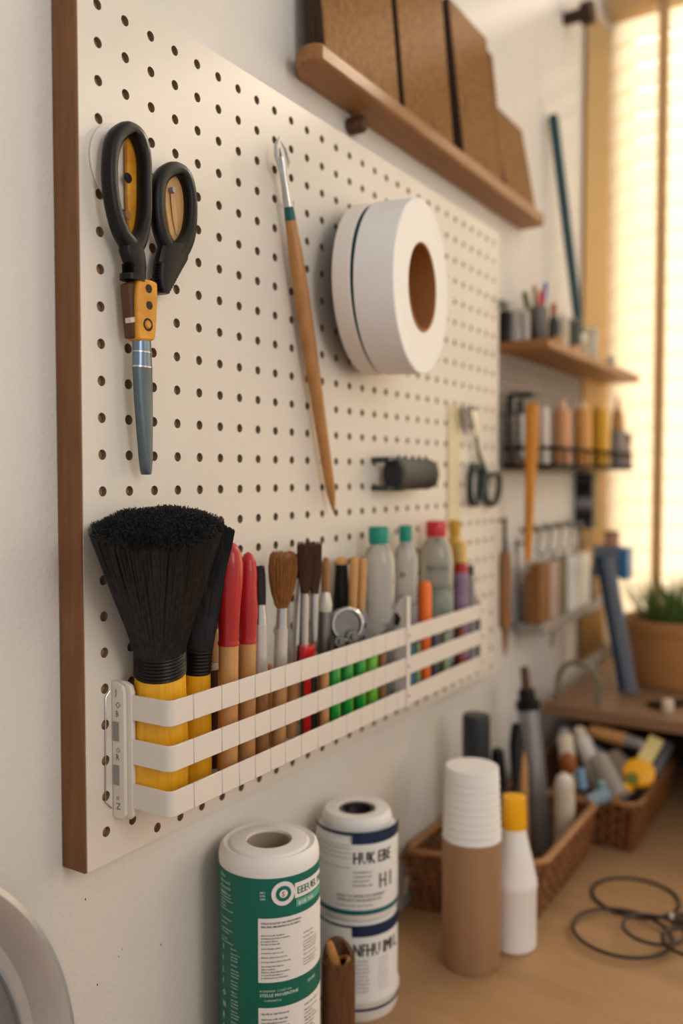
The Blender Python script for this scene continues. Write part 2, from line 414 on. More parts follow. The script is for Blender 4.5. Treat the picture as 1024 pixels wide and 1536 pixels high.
# ------------------------------------------------------------------ basket rack on the board
RZ = [1.27-.1525-.0178, 1.27-.1838-.0178, 1.27-.2153-.0178]   # bottoms of the three rails
RH = .0178; RX = .076; th = .0018
YA = .4395; YM = .7857; YE = .990
rk = thing('tool_rack', 'long white slatted plastic rack hooked on the lower pegboard holding brushes and bottles', 'rack', (BX,YA,RZ[2]))
segs_px = [290.6,333,359,383,406,428,452,477,498,520,541,560,578,597]
segy = [PX(p, 1060, RX).y for p in segs_px]
def rail(z):
    m = MB(); r = .006; m2 = MB()
    def path(off):          # outer offset path from the board round the front-left corner to the far end
        pts = [(BX, YA+off)]
        pts.append((RX-r, YA+off))
        for k in range(1, 6):
            a = math.pi/2*k/6; pts.append((RX-r+(r-off)*math.sin(a), YA+r-(r-off)*math.cos(a)))
        pts.append((RX-off, YA+r)); return pts
    def strip(out, inn, ys=None):
        n = len(out); vs = [(x,y,zz) for x, y in out for zz in (z, z+RH)] + [(x,y,zz) for x, y in inn for zz in (z, z+RH)]
        f = []
        for i in range(n-1):
            a = 2*i; b_ = 2*n+2*i
            f += [(a, a+2, a+3, a+1), (b_, b_+1, b_+3, b_+2), (a+1, a+3, b_+3, b_+1), (a, b_, b_+2, a+2)]
        f += [(0,1,2*n+1,2*n), (2*n-2, 4*n-2, 4*n-1, 2*n-1)]
        m.add(vs, f)
    first = segy[0]
    o_ = path(0); i_ = path(th); o_.append((RX, first-.00025)); i_.append((RX-th, first-.00025)); strip(o_, i_)
    ys = [y for y in segy if y < YM-.004]+[YM]
    for a, c in zip(ys, ys[1:]):
        m.box(RX-th, RX, a+.00025, c-.00025, z, z+RH)
    m.box(RX-th-.0008, RX-th+.0002, YA+.01, YM, z+.0005, z+RH-.0005)
    y = YM+.004
    m.box(RX-th, RX, YM, YE, z, z+RH)
    m.box(BX, RX-.001, YE-th, YE, z, z+RH)
    return m
for z in RZ: rail(z).build('rail', m_white, rk, bev=.0004, segs=1)
MB().box(BX+.001, RX-.002, YA+.002, YE-.002, RZ[2]+.0004, RZ[2]+.0016).build('rack_floor', m_white, rk)
# divider with a sloping top and a dark slot
zt = PX(603, 897, RX).z; zl = PX(545, 985, BX).z
prof = [(BX, RZ[2]), (BX, zl-.012), (BX+.006, zl), (RX-.010, zt-.006), (RX-.004, zt), (RX, zt), (RX, RZ[2])]
dv = MB().prism([(x,YM-.001,z) for x, z in prof], (0,.002,0)).build('divider', m_white, rk, bev=.0005)
sl = [(BX+.022, RZ[0]+RH+.001), (RX-.008, RZ[0]+RH+.001), (RX-.0055, zt-.022), (RX-.011, zt-.016), (BX+.034, zt-.032)]
MB().prism([(x,YM-.0014,z) for x, z in sl], (0,.0006,0)).build('slot', m_corkedge, dv)
MB().box(RX-.002, RX+.0016, YM-.001, YM+.0065, RZ[2]-.002, zt).build('post', m_white, rk, bev=.0008)
MB().box(BX, RX+.0012, YE, YE+.002, RZ[2]-.001, RZ[0]+RH+.002).build('end_plate', m_white, rk, bev=.0008)
MB().box(RX-.002, RX+.0014, YE-.012, YE+.0005, RZ[2]-.002, RZ[0]+RH+.004).build('post', m_white, rk, bev=.0008)
for y in (YM+.003, YE-.006):
    for z in (RZ[0]+.009, RZ[1]+.009, RZ[2]+.010):
        MB().lathe(Vector((RX+.0014,y,z)), Vector((RX+.0022,y,z)), [(0,.0015),(1,.0012)], 10).build('rivet', m_dsteel, rk)
# bracket at the near end: two uprights, markings and grey slots
zb0 = PX(180, 1221, BX).z; zb1 = PX(180, 1018, BX).z
br = MB()
ybk = YA-.0035
def upright(y0, x0, x1, wy):
    pts = [(x0,zb0),(x1-.003,zb0),(x1,zb0+.003),(x1,zb1-.007),(x1-.002,zb1-.002),(x1-.007,zb1),(x0,zb1)]
    return MB().prism([(x,y0,z) for x, z in pts], (0,wy,0))
bk = upright(ybk, BX+.0002, BX+.0125, .003).build('bracket', m_white, rk, bev=.0008)
upright(ybk+.003, BX+.0002, BX+.017, .004).build('bracket', m_white, rk, bev=.0012)
def bfn(u, v): return Vector((BX+.003+u, ybk-.0003, zb0+v))
Hh = zb1-zb0
def zpy(py): return PX(180, py, BX+.006).z-zb0
mk = MB()
for ch, py, s in (('J',1042,.0065),('O',1061,.0065),('B',1074,.006),('O',1128,.0055),('R',1139,.006),('o',1199,.006),('Z',1213,.0065)):
    lettering(mk, ch, s, bfn, .001, zpy(py), bold=False)
mk.build('marking', m_inkg, bk)
for a, c in ((1082,1111),(1147,1177)):
    z1_, z0_ = zpy(a)+zb0, zpy(c)+zb0
    MB().box(BX+.0015, BX+.0072, ybk-.0004, ybk+.001, z0_, z1_).build('slot', m_grey, bk)
# thin wire clip left of the bracket
q0, q1 = PX(157, 1042, BX), PX(157, 1212, BX)
o = MB().tube([q0+Vector((.0008,.004,.002)), q0+Vector((.0008,0,-.002)), q1+Vector((.0008,0,.004)), q1+Vector((.0008,.006,-.002))], .00045, 6).build('wire_clip', m_steel, rk)
# ------------------------------------------------------------------ scissors on the board
def poly(pts, X): return [PX(x, y, X) for x, y in pts]
def smooth_poly(pts, k=4):
    """Catmull-Rom closed curve through 2D/nD points"""
    n = len(pts); out = []
    for i in range(n):
        p = [pts[(i+d-1) % n] for d in range(4)]
        for s in range(k):
            t = s/k
            out.append(tuple(.5*((2*p[1][a]) + (-p[0][a]+p[2][a])*t + (2*p[0][a]-5*p[1][a]+4*p[2][a]-p[3][a])*t*t + (-p[0][a]+3*p[1][a]-3*p[2][a]+p[3][a])*t**3) for a in range(len(pts[0]))))
    return out
sc = thing('scissors', 'large scissors with black loops and yellow pivot hanging at the upper left of the pegboard', 'scissors', PX(215,712,.03))
mb = MB(); c = PX(181, 251, BX); 
cc = Vector((BX+.0004, c.y, c.z)); 
tag(MB().lathe(cc, cc+Vector((.0022,0,0)), [(0,.0292),(.7,.0295),(1,.0285)], 48, 1, 1, ref=Vector((0,0,1))).build('magnet_disc', m_white), 'flat round white disc on the pegboard behind the left scissor loop', 'disc')
def loop(pts, X, tx, name, parent):
    cl = smooth_poly(pts, 5); P3 = [PX(x, y, X) for x, y, w in cl]; W = [w*depth(p)/FP for (x, y, w), p in zip(cl, P3)]
    # w given as apparent half width across the band; keep as real half width in the plane
    n = len(P3); rs = []
    for i in range(n):
        t = (P3[(i+1) % n]-P3[i-1]).normalized(); nrm = Vector((1,0,0)).cross(t).normalized()
        k = abs(nrm.y); wr = W[i]*(1+.45*k); ring = []
        for j in range(12):
            a = 2*math.pi*j/12; ca, sa = math.cos(a), math.sin(a)
            ring.append(P3[i] + nrm*(wr*math.copysign(abs(ca)**.75, ca)) + Vector((tx*math.copysign(abs(sa)**.75, sa),0,0)))
        rs.append(ring)
    return MB().rings(rs, False, True).build(name, m_black, parent)
L1 = [(191,193,9),(207,205,8.5),(215.5,235,6.5),(216.5,275,6),(216,320,6.5),(211,352,8),(199,368,12),(183,352,10),(171,318,8),(165,278,8),(165,238,8),(172,208,9)]
lp = loop(L1, BX+.012, .0055, 'finger_loop', sc)
L2 = [(262,253,9),(277,264,8),(284.5,292,6.5),(285,330,7),(279,360,9),(264,378,12),(246,362,9),(237,330,8),(235.5,292,8),(243,264,8.5)]
lp2 = loop(L2, BX+.010, .005, 'finger_loop', sc)
def neck(path, X, tx, name, parent, mat=m_black, ribs=0):
    rs = []
    for i, (x, y, w) in enumerate(path):
        p = PX(x, y, X); hw = w/2*depth(p)/FP*1.35; ring = []
        for j in range(16):
            a = 2*math.pi*j/16; ca, sa = math.cos(a), math.sin(a)
            ring.append(p + Vector((tx*math.copysign(abs(sa)**.7, sa), hw*math.copysign(abs(ca)**.7, ca), 0)))
        rs.append(ring)
    return MB().rings(rs).build(name, mat, parent)
def lerp_path(p, k=6, rib=0):
    out = []
    for a, b in zip(p, p[1:]):
        for s in range(k): t = s/k; out.append([a[i]+(b[i]-a[i])*t for i in range(3)])
    out.append(list(p[-1]))
    if rib:
        for i, q in enumerate(out): q[2] += rib*(1 if i % 2 else -1)
    return out
neck([(197,366,28),(198,380,34),(201,393,30),(203,400,27)], BX+.012, .0055, 'handle_neck', sc)
neck(lerp_path([(201,398,27),(201,414,25)], 12, 1.8), BX+.0125, .0065, 'grip_ribs', sc)
neck([(199,413,30),(199,422,30)], BX+.012, .0068, 'collar', sc)
neck([(262,366,42),(258,384,46),(252,400,40),(249,412,32)], BX+.010, .005, 'handle_neck', sc)
neck(lerp_path([(252,398,39),(246,420,29),(242,441,12)], 10, 1.6), BX+.0105, .0058, 'grip_ribs', sc)
# inlays seen in the loops
def inlay(pts, X, d, mat, name, parent, bev=.0006):
    return MB().prism(poly(pts, X), (d,0,0)).build(name, mat, parent, bev=bev)
inlay([(186,207),(199,206),(208,222),(210,262),(208,345),(201,354),(191,350),(187,300)], BX+.0045, .003, m_brass, 'loop_inlay', sc)
for x, y, r in ((192,267,.0036),(192,322,.0033)):
    c = PX(x, y, BX+.0075); MB().lathe(c, c+Vector((.0006,0,0)), [(0,r),(1,r*.9)], 20, ref=Vector((0,0,1))).build('inlay_hole', m_black if y < 300 else m_oldwood, sc)
m_tan = M('tan_inlay', 'c99f69', .35, var=.2, vs=30)
o = inlay([(248,262),(262,256),(275,266),(281,290),(279,345),(270,370),(262,372),(250,350),(244,310),(244,275)], BX+.004, .003, m_tan, 'loop_inlay', sc)
MB().tube([PX(257,282,BX+.008), PX(260,300,BX+.008), PX(263,330,BX+.0078), PX(265,352,BX+.0075)], [.001,.003,.003,.001], 10, sx=.4).build('finger_ridge', m_tan, sc)
c = PX(256, 286, BX+.0075); MB().lathe(c, c+Vector((.0035,0,0)), [(0,.0024),(1,.002)], 16, ref=Vector((0,0,1))).build('inlay_hole', m_grey, sc)
# pivot body
inlay([(193,424),(209,420),(212,505),(200,508),(197,480)], BX+.015, -.009, m_darkw, 'pivot_side', sc, .0015)
inlay([(196.5,476),(208,475),(208,483),(197,484)], BX+.0156, -.0059, m_cream, 'side_clip', sc, .0003)
pv = inlay(smooth_poly([(208,420),(222,419),(234,423),(237,432),(236,470),(234,503),(230,511),(218,510),(208,507),(206,470)], 3), BX+.018, -.011, m_brass, 'pivot_body', sc, .0015)
for x, y, r in ((223,433,.0031),(224,458,.0030),(222,487,.0046)):
    c = PX(x, y, BX+.018); MB().lathe(c, c+Vector((.0004,0,0)), [(0,r),(1,r*.95)], 20, ref=Vector((0,0,1))).build('pivot_hole', m_corkedge, pv)
c = PX(222, 487, BX+.0186); MB().lathe(c, c+Vector((.0012,0,0)), [(0,.003),(1,.002)], 18, ref=Vector((0,0,1))).build('screw', m_brass, pv)
# blade
m_blade = M('slate_blade', '5b666b', .38, .55, var=.15, vs=50)
m_bladet = M('blade_top', '73869a', .25, .8, var=.2, vs=60)
def blade(path, X, tx, mat, name):
    rs = []
    for x, y, w in path:
        p = PX(x, y, X); hw = w/2*depth(p)/FP*1.4
        rs.append([p+Vector((tx*math.sin(2*math.pi*j/16), hw*math.cos(2*math.pi*j/16), 0)) for j in range(16)])
    return MB().rings(rs).build(name, mat, sc)
blade([(212.5,508,24),(213,530,25),(213.5,552,26.5)], BX+.012, .005, m_bladet, 'blade_shank')
blade([(213.5,552,27),(215,600,25),(217,650,21),(218.5,690,16),(219,706,12),(219,712,5)], BX+.012, .0045, m_blade, 'blade')
blade([(213.4,549.5,27.6),(213.5,552,27.6)], BX+.012, .0052, m_steel, 'blade_band')
blade([(213,527.5,25.8),(213,529.5,25.8)], BX+.012, .0052, m_steel, 'blade_band')

# ------------------------------------------------------------------ carving tool (fork tip) on the board
A = PX(501, 771, BX+.010); B = PX(417, 205, BX+.012)
ct = thing('carving_tool', 'slender wooden tool with forked metal tip leaning diagonally across the middle of the pegboard', 'tool', A)
MB().lathe(A, B, secprof(A, B, [(771,1),(755,8),(735,14),(690,16),(600,19),(500,22),(430,23),(370,22),(335,18),(319,17)]), 24).build('handle', m_beech2 if 'm_beech2' in globals() else M('honey_wood','b98143',.42,var=.3,vs=26,st=(8,8,.5),coat=.2), ct)
MB().lathe(A, B, secprof(A, B, [(320,17.5),(301,15)]), 24).build('teal_band', M('dark_teal','0f4f4c',.35), ct, )
MB().lathe(A, B, secprof(A, B, [(301,15),(275,13),(255,12),(240,14),(232,12)]), 20).build('ferrule', m_steel, ct)
def qx(x, y, X=BX+.012): return PX(x, y, X)
MB().tube([qx(423,262), qx(414,235), qx(413,218), qx(419,204)], [.0016,.0018,.0015,.0004], 8).build('prong', m_steel, ct)
MB().tube([qx(425,265), qx(432,243), qx(428,225), qx(421,212)], [.0016,.0018,.0013,.0004], 8).build('prong', m_steel, ct)
MB().tube([qx(421,255), qx(421,235), qx(419,222)], [.001,.0012,.0004], 8).build('prong', m_dsteel, ct)
A = PX(428,300,BX); MB().lathe(Vector((BX-.002,A.y,A.z-.004)), Vector((BX+.008,A.y,A.z-.004)), [(0,.002),(1,.002)], 10).build('hook', m_dsteel, ct)

# ------------------------------------------------------------------ big tape roll on the board
c0 = PX(532, 444, BX); Ro = .0830; Ri = .043; Lw = .0610
ax = Vector((math.cos(math.radians(8)), math.sin(math.radians(8)), 0))
base = Vector((BX+.0140, c0.y-.003, c0.z+.002))
tp = thing('tape_roll', 'wide white roll of tape mounted on the pegboard with a brown cardboard core', 'tape roll', base)
m_tape = M('tape_side', 'e4dcd4', .5, var=.04, vs=30); m_face = M('tape_face', 'e8e6e6', .45, var=.05, vs=60)
a1 = base + ax*.0180
MB().ringlathe(base, a1, [(0,Ri),(0,Ro-.001),(.001,Ro),(.0170,Ro),(.0180,Ro-.001),(.0180,Ri)], 72, ref=Vector((0,0,1))).build('inner_coil', m_tape, tp)
MB().ringlathe(a1, base+ax*.035, [(0,Ri),(0,Ro-.0018),(.0014,Ro-.0018),(.0014,Ri)], 72, ref=Vector((0,0,1))).build('teal_liner', M('liner_teal','12474a',.5), tp)
b1 = a1+ax*.0034; ax2 = (ax+Vector((0,0,-.022))).normalized()
MB().ringlathe(b1, b1+ax2, [(0,Ri),(0,Ro-.001),(.001,Ro+.0005),(Lw-.0225,Ro+.0005),(Lw-.0215,Ro-.0008),(Lw-.0218,Ro-.004),(Lw-.0218,Ri+.002),(Lw-.0218,Ri)], 72, ref=Vector((0,0,1))).build('outer_coil', m_face, tp)
MB().ringlathe(base, base+ax, [(-.0003,Ri-.0022),(-.0003,Ri),(Lw-.0005,Ri),(Lw-.0005,Ri-.0022)], 64, ref=Vector((0,0,1))).build('core', M('core_card','a46c38',.75,var=.15,vs=80), tp)
MB().lathe(base-ax*.0005, base+ax*.004, [(0,Ri-.0015),(1,Ri-.0015)], 48, ref=Vector((0,0,1))).build('core_plug', M('core_card2','8a5528',.8,var=.2,vs=60), tp)
MB().ringlathe(base-ax*.0014, base, [(0,Ri),(0,Ro-.003),(.0012,Ro-.003),(.0012,Ri)], 72, ref=Vector((0,0,1))).build('backing_ring', m_dgrey, tp)
MB().lathe(Vector((BX-.003,base.y,base.z)), base+ax*.02, [(0,.006),(1,.006)], 16, ref=Vector((0,0,1))).build('mounting_peg', m_dsteel, tp)

# ------------------------------------------------------------------ dark knurled spool clip on the board
A = PX(588, 711, BX+.018); B = PX(643, 710, BX+.018)
B = Vector((A.x+.004, B.y, A.z)); r = 24.5*depth(A)/FP
sp = thing('spool_clip', 'dark speckled cylindrical spool clipped sideways to the lower pegboard below the tape roll', 'spool', (A+B)/2)
MB().lathe(A, B, [(0,r*.9),(.03,r),(.15,r),(.16,r*.97),(.5,r*1.0),(.84,r*.97),(.85,r),(.95,r*.92),(1,r*.7)], 40, .74, 1, ref=Vector((1,0,0))).build('spool', M('speckled_black','2c3036',.5,0,var=.6,vs=350,bump=.6,bs=500), sp)
for dy in (-1, 1):
    q = A+Vector((0,0,dy*r*.86)); p = PX(578, 710, BX+.018); p = Vector((A.x, p.y, q.z))
    MB().tube([p, q, q+(B-A)*.25], [.0032,.0038,.0038], 10).build('prong', m_dgrey, sp)
    MB().tube([p+Vector((-.020,.004,0)), p+Vector((-.004,.002,0)), p], .003, 8).build('peg', m_dgrey, sp)
for k in range(5):
    t = .15+.17*k; c = A.lerp(B, t)+Vector((0,0,r*.97)); MB().lathe(c, c+Vector((0,0,.0035)), [(0,.0022),(1,.0012)], 8).build('stud', m_dgrey, sp)

# ------------------------------------------------------------------ small dark-green scissors, metal end up
cx_ = BX+.007
sg = thing('small_scissors', 'small scissors with dark green loops hanging blades-up near the right edge of the pegboard', 'scissors', PX(728,760,cx_))
m_dg = M('dark_green', '17302a', .4)
def lp_small(pts, name):
    P3 = [PX(x, y, cx_) for x, y in smooth_poly(pts, 4)]
    return MB().tube(P3, .0040, 10, True, sx=1.1).build(name, m_dg, sg)
lp_small([(712,699),(720,703),(722,725),(719,750),(711,756),(705,745),(705,715)], 'finger_loop')
lp_small([(738,711),(747,714),(748,733),(743,753),(734,756),(728,745),(730,720)], 'finger_loop')
MB().tube([PX(714,655,cx_), PX(716,672,cx_), PX(721,690,cx_), PX(727,705,cx_), PX(728,722,cx_), PX(722,745,cx_)], [.003,.0028,.0035,.005,.006,.004], 10, sx=.7).build('shank', m_dg, sg)
MB().tube([PX(712,652,cx_), PX(714,640,cx_), PX(710,622,cx_), PX(706,612,cx_)], [.004,.0085,.0085,.005], 14, sx=.35).build('metal_tip', m_steel, sg)
MB().tube([PX(698,650,cx_), PX(695,630,cx_), PX(692,612,cx_)], [.003,.005,.004], 10, sx=.5).build('metal_tip', m_dsteel, sg)
c = PX(700,614,BX+.001); MB().tube([c-Vector((.004,0,0)), c+Vector((.012,0,0))], .002, 8).build('hook', m_dsteel, sg)
# pale ruler strip
q = [PX(671,606,BX), PX(689,606,BX), PX(689,792,BX), PX(671,792,BX)]
y0, y1 = q[0].y, q[1].y; z0, z1 = q[2].z, q[0].z
o = MB().box(BX+.0003, BX+.0016, y0, y1, z0, z1).build('ruler', M('pale_ruler', 'd8cba6', .4, var=.15, vs=20), bev=.0003)
tag(o, 'pale upright ruler strip on the pegboard left of the small green scissors', 'ruler')

# ------------------------------------------------------------------ things in the rack
FLO = RZ[2]+.0018
def base_at(px, X, z=FLO, py=1100):
    for _ in range(3):
        p = PX(px, py, X); p = Vector((X, p.y, z)); py = proj(p)[1]
    return PX(px, py, X)
def inrack(name, label, cat, xb, xt, yt, X, secs, group=None, Xt=None, **k):
    return rod(name, label, cat, base_at(xb, X), PX(xt, yt, Xt or X), secs, group, **k)
# big black brushes
def bigbrush(label, xb, xt, yt, X, Xt, hw, tw, ytuft, n, seed, sy=1):
    random.seed(seed)
    A = base_at(xb, X); F = PX(xb+.4, 1003, X); top = PX(xt, yt, Xt)
    t = thing('dusting_brush', label, 'brush', A, 'large black dusting brushes')
    yb = proj(A)[1]
    MB().lathe(A, F, secprof(A, F, [(yb,hw*1.05),(1120,hw*1.06),(1060,hw),(1003,hw*.94)]), 40, .93, 1).build('handle', m_yel, t, ang=60)
    # bound black ferrule with cord turns
    D = F + (top-F)*.16; pr = []
    for k in range(17): pr.append((k/16, (hw*.96+(3.5 if k % 2 else 0)-k*.12)/2*depth(F)/FP))
    MB().lathe(F-Vector((0,0,.003)), D, pr, 40, .93, 1).build('binding', m_black, t)
    D2 = F + (top-F)*.12
    r0 = hw*.92/2*depth(F)/FP; r1 = tw/2*depth(top)/FP
    pf = [(0,r0),(.08,r0*1.02),(.3,r0+(r1-r0)*.30),(.6,r0+(r1-r0)*.62),(.85,r0+(r1-r0)*.88),(.96,r1),(1,r1*.99)]
    mb = MB(); u, v, w = frame(D2, top); L = (top-D2).length
    mb.lathe(D2, top, [(0,r0*.8),(.3,pf[2][1]*.8),(.6,pf[3][1]*.82),(.86,r1*.80),(.90,r1*.74),(.93,r1*.4)], 28, .9, sy)
    def R(t):
        for (t0, q0), (t1, q1) in zip(pf, pf[1:]):
            if t <= t1: return q0+(q1-q0)*(t-t0)/(t1-t0)
        return pf[-1][1]
    for i in range(n):
        a = random.random()*6.283
        if i % 5 < 2: q = random.uniform(.82, 1.0) ; t0 = 0
        else: q = math.sqrt(random.random())*.95; t0 = .72
        lock = .035*math.sin(a*9)+.02*math.sin(a*23); te = 1.0 - .05*q*q + random.uniform(-.015,.010) + .004*math.sin(a*7)
        h = random.uniform(.0005, .0008); rs_ = []; da = random.uniform(-.10,.10); fl = random.uniform(.97,1.04)
        for k in range(5):
            tt = t0+(te-t0)*k/4; rr = R(min(tt,1))*q*(1+(fl-1)*tt)*(1+lock*tt*(.6 if q > .8 else 0))
            c = D2 + w*(L*tt) + (u*math.cos(a+da*tt)*.93 + v*math.sin(a+da*tt)*sy)*rr
            hh = h*(1-.55*(k/4)**4)
            rs_.append([c+u*math.cos(2.09*j)*hh+v*math.sin(2.09*j)*hh for j in range(3)])
        mb.rings(rs_)
    mb.build('bristles', m_bristle, t, ang=60); return t
bigbrush('large black dusting brush with yellow handle standing frontmost at the near end of the rack', 240, 237, 781, .0445, .067, 82, 206, 772, 6500, 3)
bigbrush('black brush with yellow handle half hidden behind the largest dusting brush', 294, 315, 784, .0430, .056, 46, 76, 778, 2200, 4, 1.0)

# red-sleeved tools
def redtool(label, xb, xt, yt, X, w, yred, wr, top_lean=.0):
    A = base_at(xb, X); B = PX(xt, yt, X+top_lean); yb = proj(A)[1]
    t = thing('red_tipped_tool', label, 'tool', A, 'wooden tools with red tips')
    C = A.lerp(B, (yb-yred)/(yb-yt))
    MB().lathe(A, C, secprof(A, C, [(yb,w*.96),(yb-12,w*1.02),(yred+40,w*.98),(yred,w)]), 28).build('wooden_handle', m_beech, t)
    H = yred-yt
    MB().lathe(A, B, secprof(A, B, [(yred+2,w*1.02),(yred-H*.12,w*1.02),(yred-H*.35,w*1.15),(yred-H*.6,wr*.98),(yred-H*.78,wr),(yred-H*.9,wr*.82),(yred-H*.97,wr*.5),(yt,wr*.12)]), 28, 1, 1).build('red_sleeve', m_redw, t)
    MB().lathe(A, B, secprof(A, B, [(yred+3,w*1.06),(yred,w*1.08),(yred-4,w*1.03)]), 28).build('sleeve_seam', m_redw, t)
    return t
redtool('tool with a swollen red leather sleeve on a pale wooden handle, nearest the black brushes', 341, 344, 812, .056, 30, 963, 42, .004)
redtool('slimmer red-sleeved wooden tool standing just right of the wider one', 369, 372, 828, .050, 27, 961, 28)
A = base_at(318, .033); B = PX(316, 858, .033)
t = thing('red_handled_tool', 'dark red handled tool with a pale collar behind the black brush', 'tool', A)
MB().lathe(A, B, secprof(A, B, [(proj(A)[1],20),(1010,20),(1004,22)]), 20).build('shaft', m_darkw, t)
MB().lathe(A, B, secprof(A, B, [(1003,21),(992,21)]), 20).build('pale_collar', m_cream, t)
MB().lathe(A, B, secprof(A, B, [(991,20),(950,20),(944,18)]), 20).build('grip', m_beech, t)
MB().lathe(A, B, secprof(A, B, [(943,21),(900,24),(870,18),(858,6)]), 20).build('red_tip', m_redw, t)

m_shinyw = M('pearl_white', 'cfc8c0', .28, .35, var=.15, vs=40, st=(4,4,1))
def paintbrush(label, xb, xt, yt, X, hand, ferr, hair, hmat, hm=m_oldwood, n=260, name='paint_brush', fm=m_steel, group='paint brushes in the rack', bodymat=None, body=None, Xt=None):
    A = base_at(xb, X); B = PX(xt, yt, Xt or X); yb = proj(A)[1]
    t = thing(name, label, 'brush', A, group)
    MB().lathe(A, B, secprof(A, B, [(yb,hand[0][1])]+hand), 22).build('handle', hm, t)
    if body: MB().lathe(A, B, secprof(A, B, body), 22).build('sleeve', bodymat or m_shinyw, t)
    MB().lathe(A, B, secprof(A, B, ferr), 22).build('ferrule', fm, t)
    hp = secprof(A, B, hair); t0 = hp[0][0]; H0 = A+(B-A)*t0; L = 1-t0
    tuft(H0, B, [((q-t0)/L, r) for q, r in hp], n, .00035, core=.86, jit=.05, sx=.95).build('bristles', hmat, t, ang=60)
    return t
paintbrush('slim brush with short black bristles and a pearl grey sleeve', 392, 389, 848, .052, [(1100,23),(1040,22),(1020,22)], [(936,21),(925,19),(905,17)], [(906,18),(890,19),(860,18),(848,15)], m_bristle, m_oldwood, body=[(1020,22),(935,21)])
paintbrush('brush with a full fan of ginger brown bristles and white sleeve', 417, 425, 826, .054, [(1090,22),(1060,22),(1010,21)], [(945,19),(930,17),(910,16)], [(911,17),(897,30),(872,41),(846,46),(832,42),(825,30)], m_hair1, m_beech, 420, body=[(1010,21),(942,20)], Xt=.058)
paintbrush('silver-shafted brush leaning behind the ginger one', 436, 452, 830, .040, [(1080,18),(1030,18),(1000,17)], [(1000,16),(900,15),(868,12)], [(868,12),(850,22),(830,22)], m_hair2, m_beech, 160)
paintbrush('tall brush with dark brown bristles, its shaft in the red collar', 455, 459, 812, .048, [(1090,10),(1040,10),(1000,10)], [(975,11),(930,11),(912,11),(890,9)], [(890,10),(870,20),(840,26),(812,28)], m_hair2, m_dsteel, 240, fm=m_shinyw)
paintbrush('brush with the darkest uneven bristles, right-hand shaft of the red collar', 470, 472, 812, .048, [(1090,10),(1040,10),(1000,10)], [(975,11),(935,12),(915,13),(890,11)], [(890,12),(870,18),(840,22),(812,22)], m_hair2, m_dsteel, 220, fm=m_steel)
A = base_at(460, .052); B = PX(461, 968, .052)
rod('red_collar_tool', 'bright red square-topped tool with a narrower red stem holding the two dark brushes', 'tool', A, B,
    [('stem', m_red, [(proj(A)[1],16),(1012,16),(1006,18)]), ('collar', m_red, [(1006,30),(1004,32),(971,32),(968,30)])], sx=.6)
A = base_at(482, .046); B = PX(489, 836, .046)
rod('blunt_wood_tool', 'wooden tipped stylus with grey metal socket between brushes', 'tool', A, B,
    [('shaft', m_oldwood, [(proj(A)[1],14),(1000,14),(980,18)]), ('grey_sleeve', m_dsteel, [(980,21),(919,21),(917,20)]), ('white_socket', m_shinyw, [(917,21),(905,22),(888,14)]), ('wooden_tip', m_oldwood, [(888,13),(860,14),(842,12),(836,6)])])
A = base_at(512, .036); B = PX(512, 838, .036)
rod('black_handled_tool', 'broad black tool with a wooden cap standing behind the metal dial', 'tool', A, B,
    [('black_body', m_black, [(proj(A)[1],20),(950,26),(900,28),(846,20)]), ('wooden_cap', m_beech, [(846,21),(840,20),(836,12)])], sx=.9)
for i, (x0, x1, y1, lab) in enumerate(((524,531,835,'left of the two honey wood sticks above the metal dial'), (534,544,837,'right of the two honey wood sticks, leaning outward'))):
    A = base_at(x0, .050); B = PX(x1, y1, .052)
    tag(MB().lathe(A, B, secprof(A, B, [(proj(A)[1],12),(900,13),(850,14),(840,13),(y1,7)]), 18).build('wood_stick', m_beech), lab, 'stick', 'honey wood sticks')
# metal dial with toothed wheels
c = PX(520, 936, .058); r = 26*depth(c)/FP
dl = thing('metal_dial', 'round steel dial with small toothed wheels resting on top of the rack contents', 'tool', c)
axd = Vector((.75,-.66,.1)).normalized()
MB().ringlathe(c, c+axd, [(-.004,r*.8),(-.004,r),(.002,r),(.0035,r*.92),(.0035,r*.84),(.002,r*.8)], 40, ref=Vector((0,0,1))).build('rim', m_steel, dl)
MB().lathe(c-axd*.003, c, [(0,r*.82),(1,r*.82)], 32, ref=Vector((0,0,1))).build('dial_face', m_dsteel, dl)
for k, (x, y, rr) in enumerate(((540,925,12),(537,945,11),(549,938,10),(528,955,11),(509,962,9),(546,955,9))):
    g = PX(x, y, .063); R_ = rr*depth(g)/FP; u, v, w = frame(g, g+axd, Vector((0,0,1))); rs = []
    for q in (-.002, .002):
        rs.append([g+w*q+(u*math.cos(2*math.pi*j/24)+v*math.sin(2*math.pi*j/24))*R_*(1 if j % 2 else .78) for j in range(24)])
    gm = MB().rings(rs); gm.lathe(g+axd*.002, g+axd*.005, [(0,R_*.4),(1,R_*.3)], 12, ref=Vector((0,0,1)))
    gm.build('toothed_wheel', m_dsteel, dl)
MB().tube([Vector((.052,c.y+.004,FLO)), c-axd*.003], .003, 8).build('stem', m_dsteel, dl)
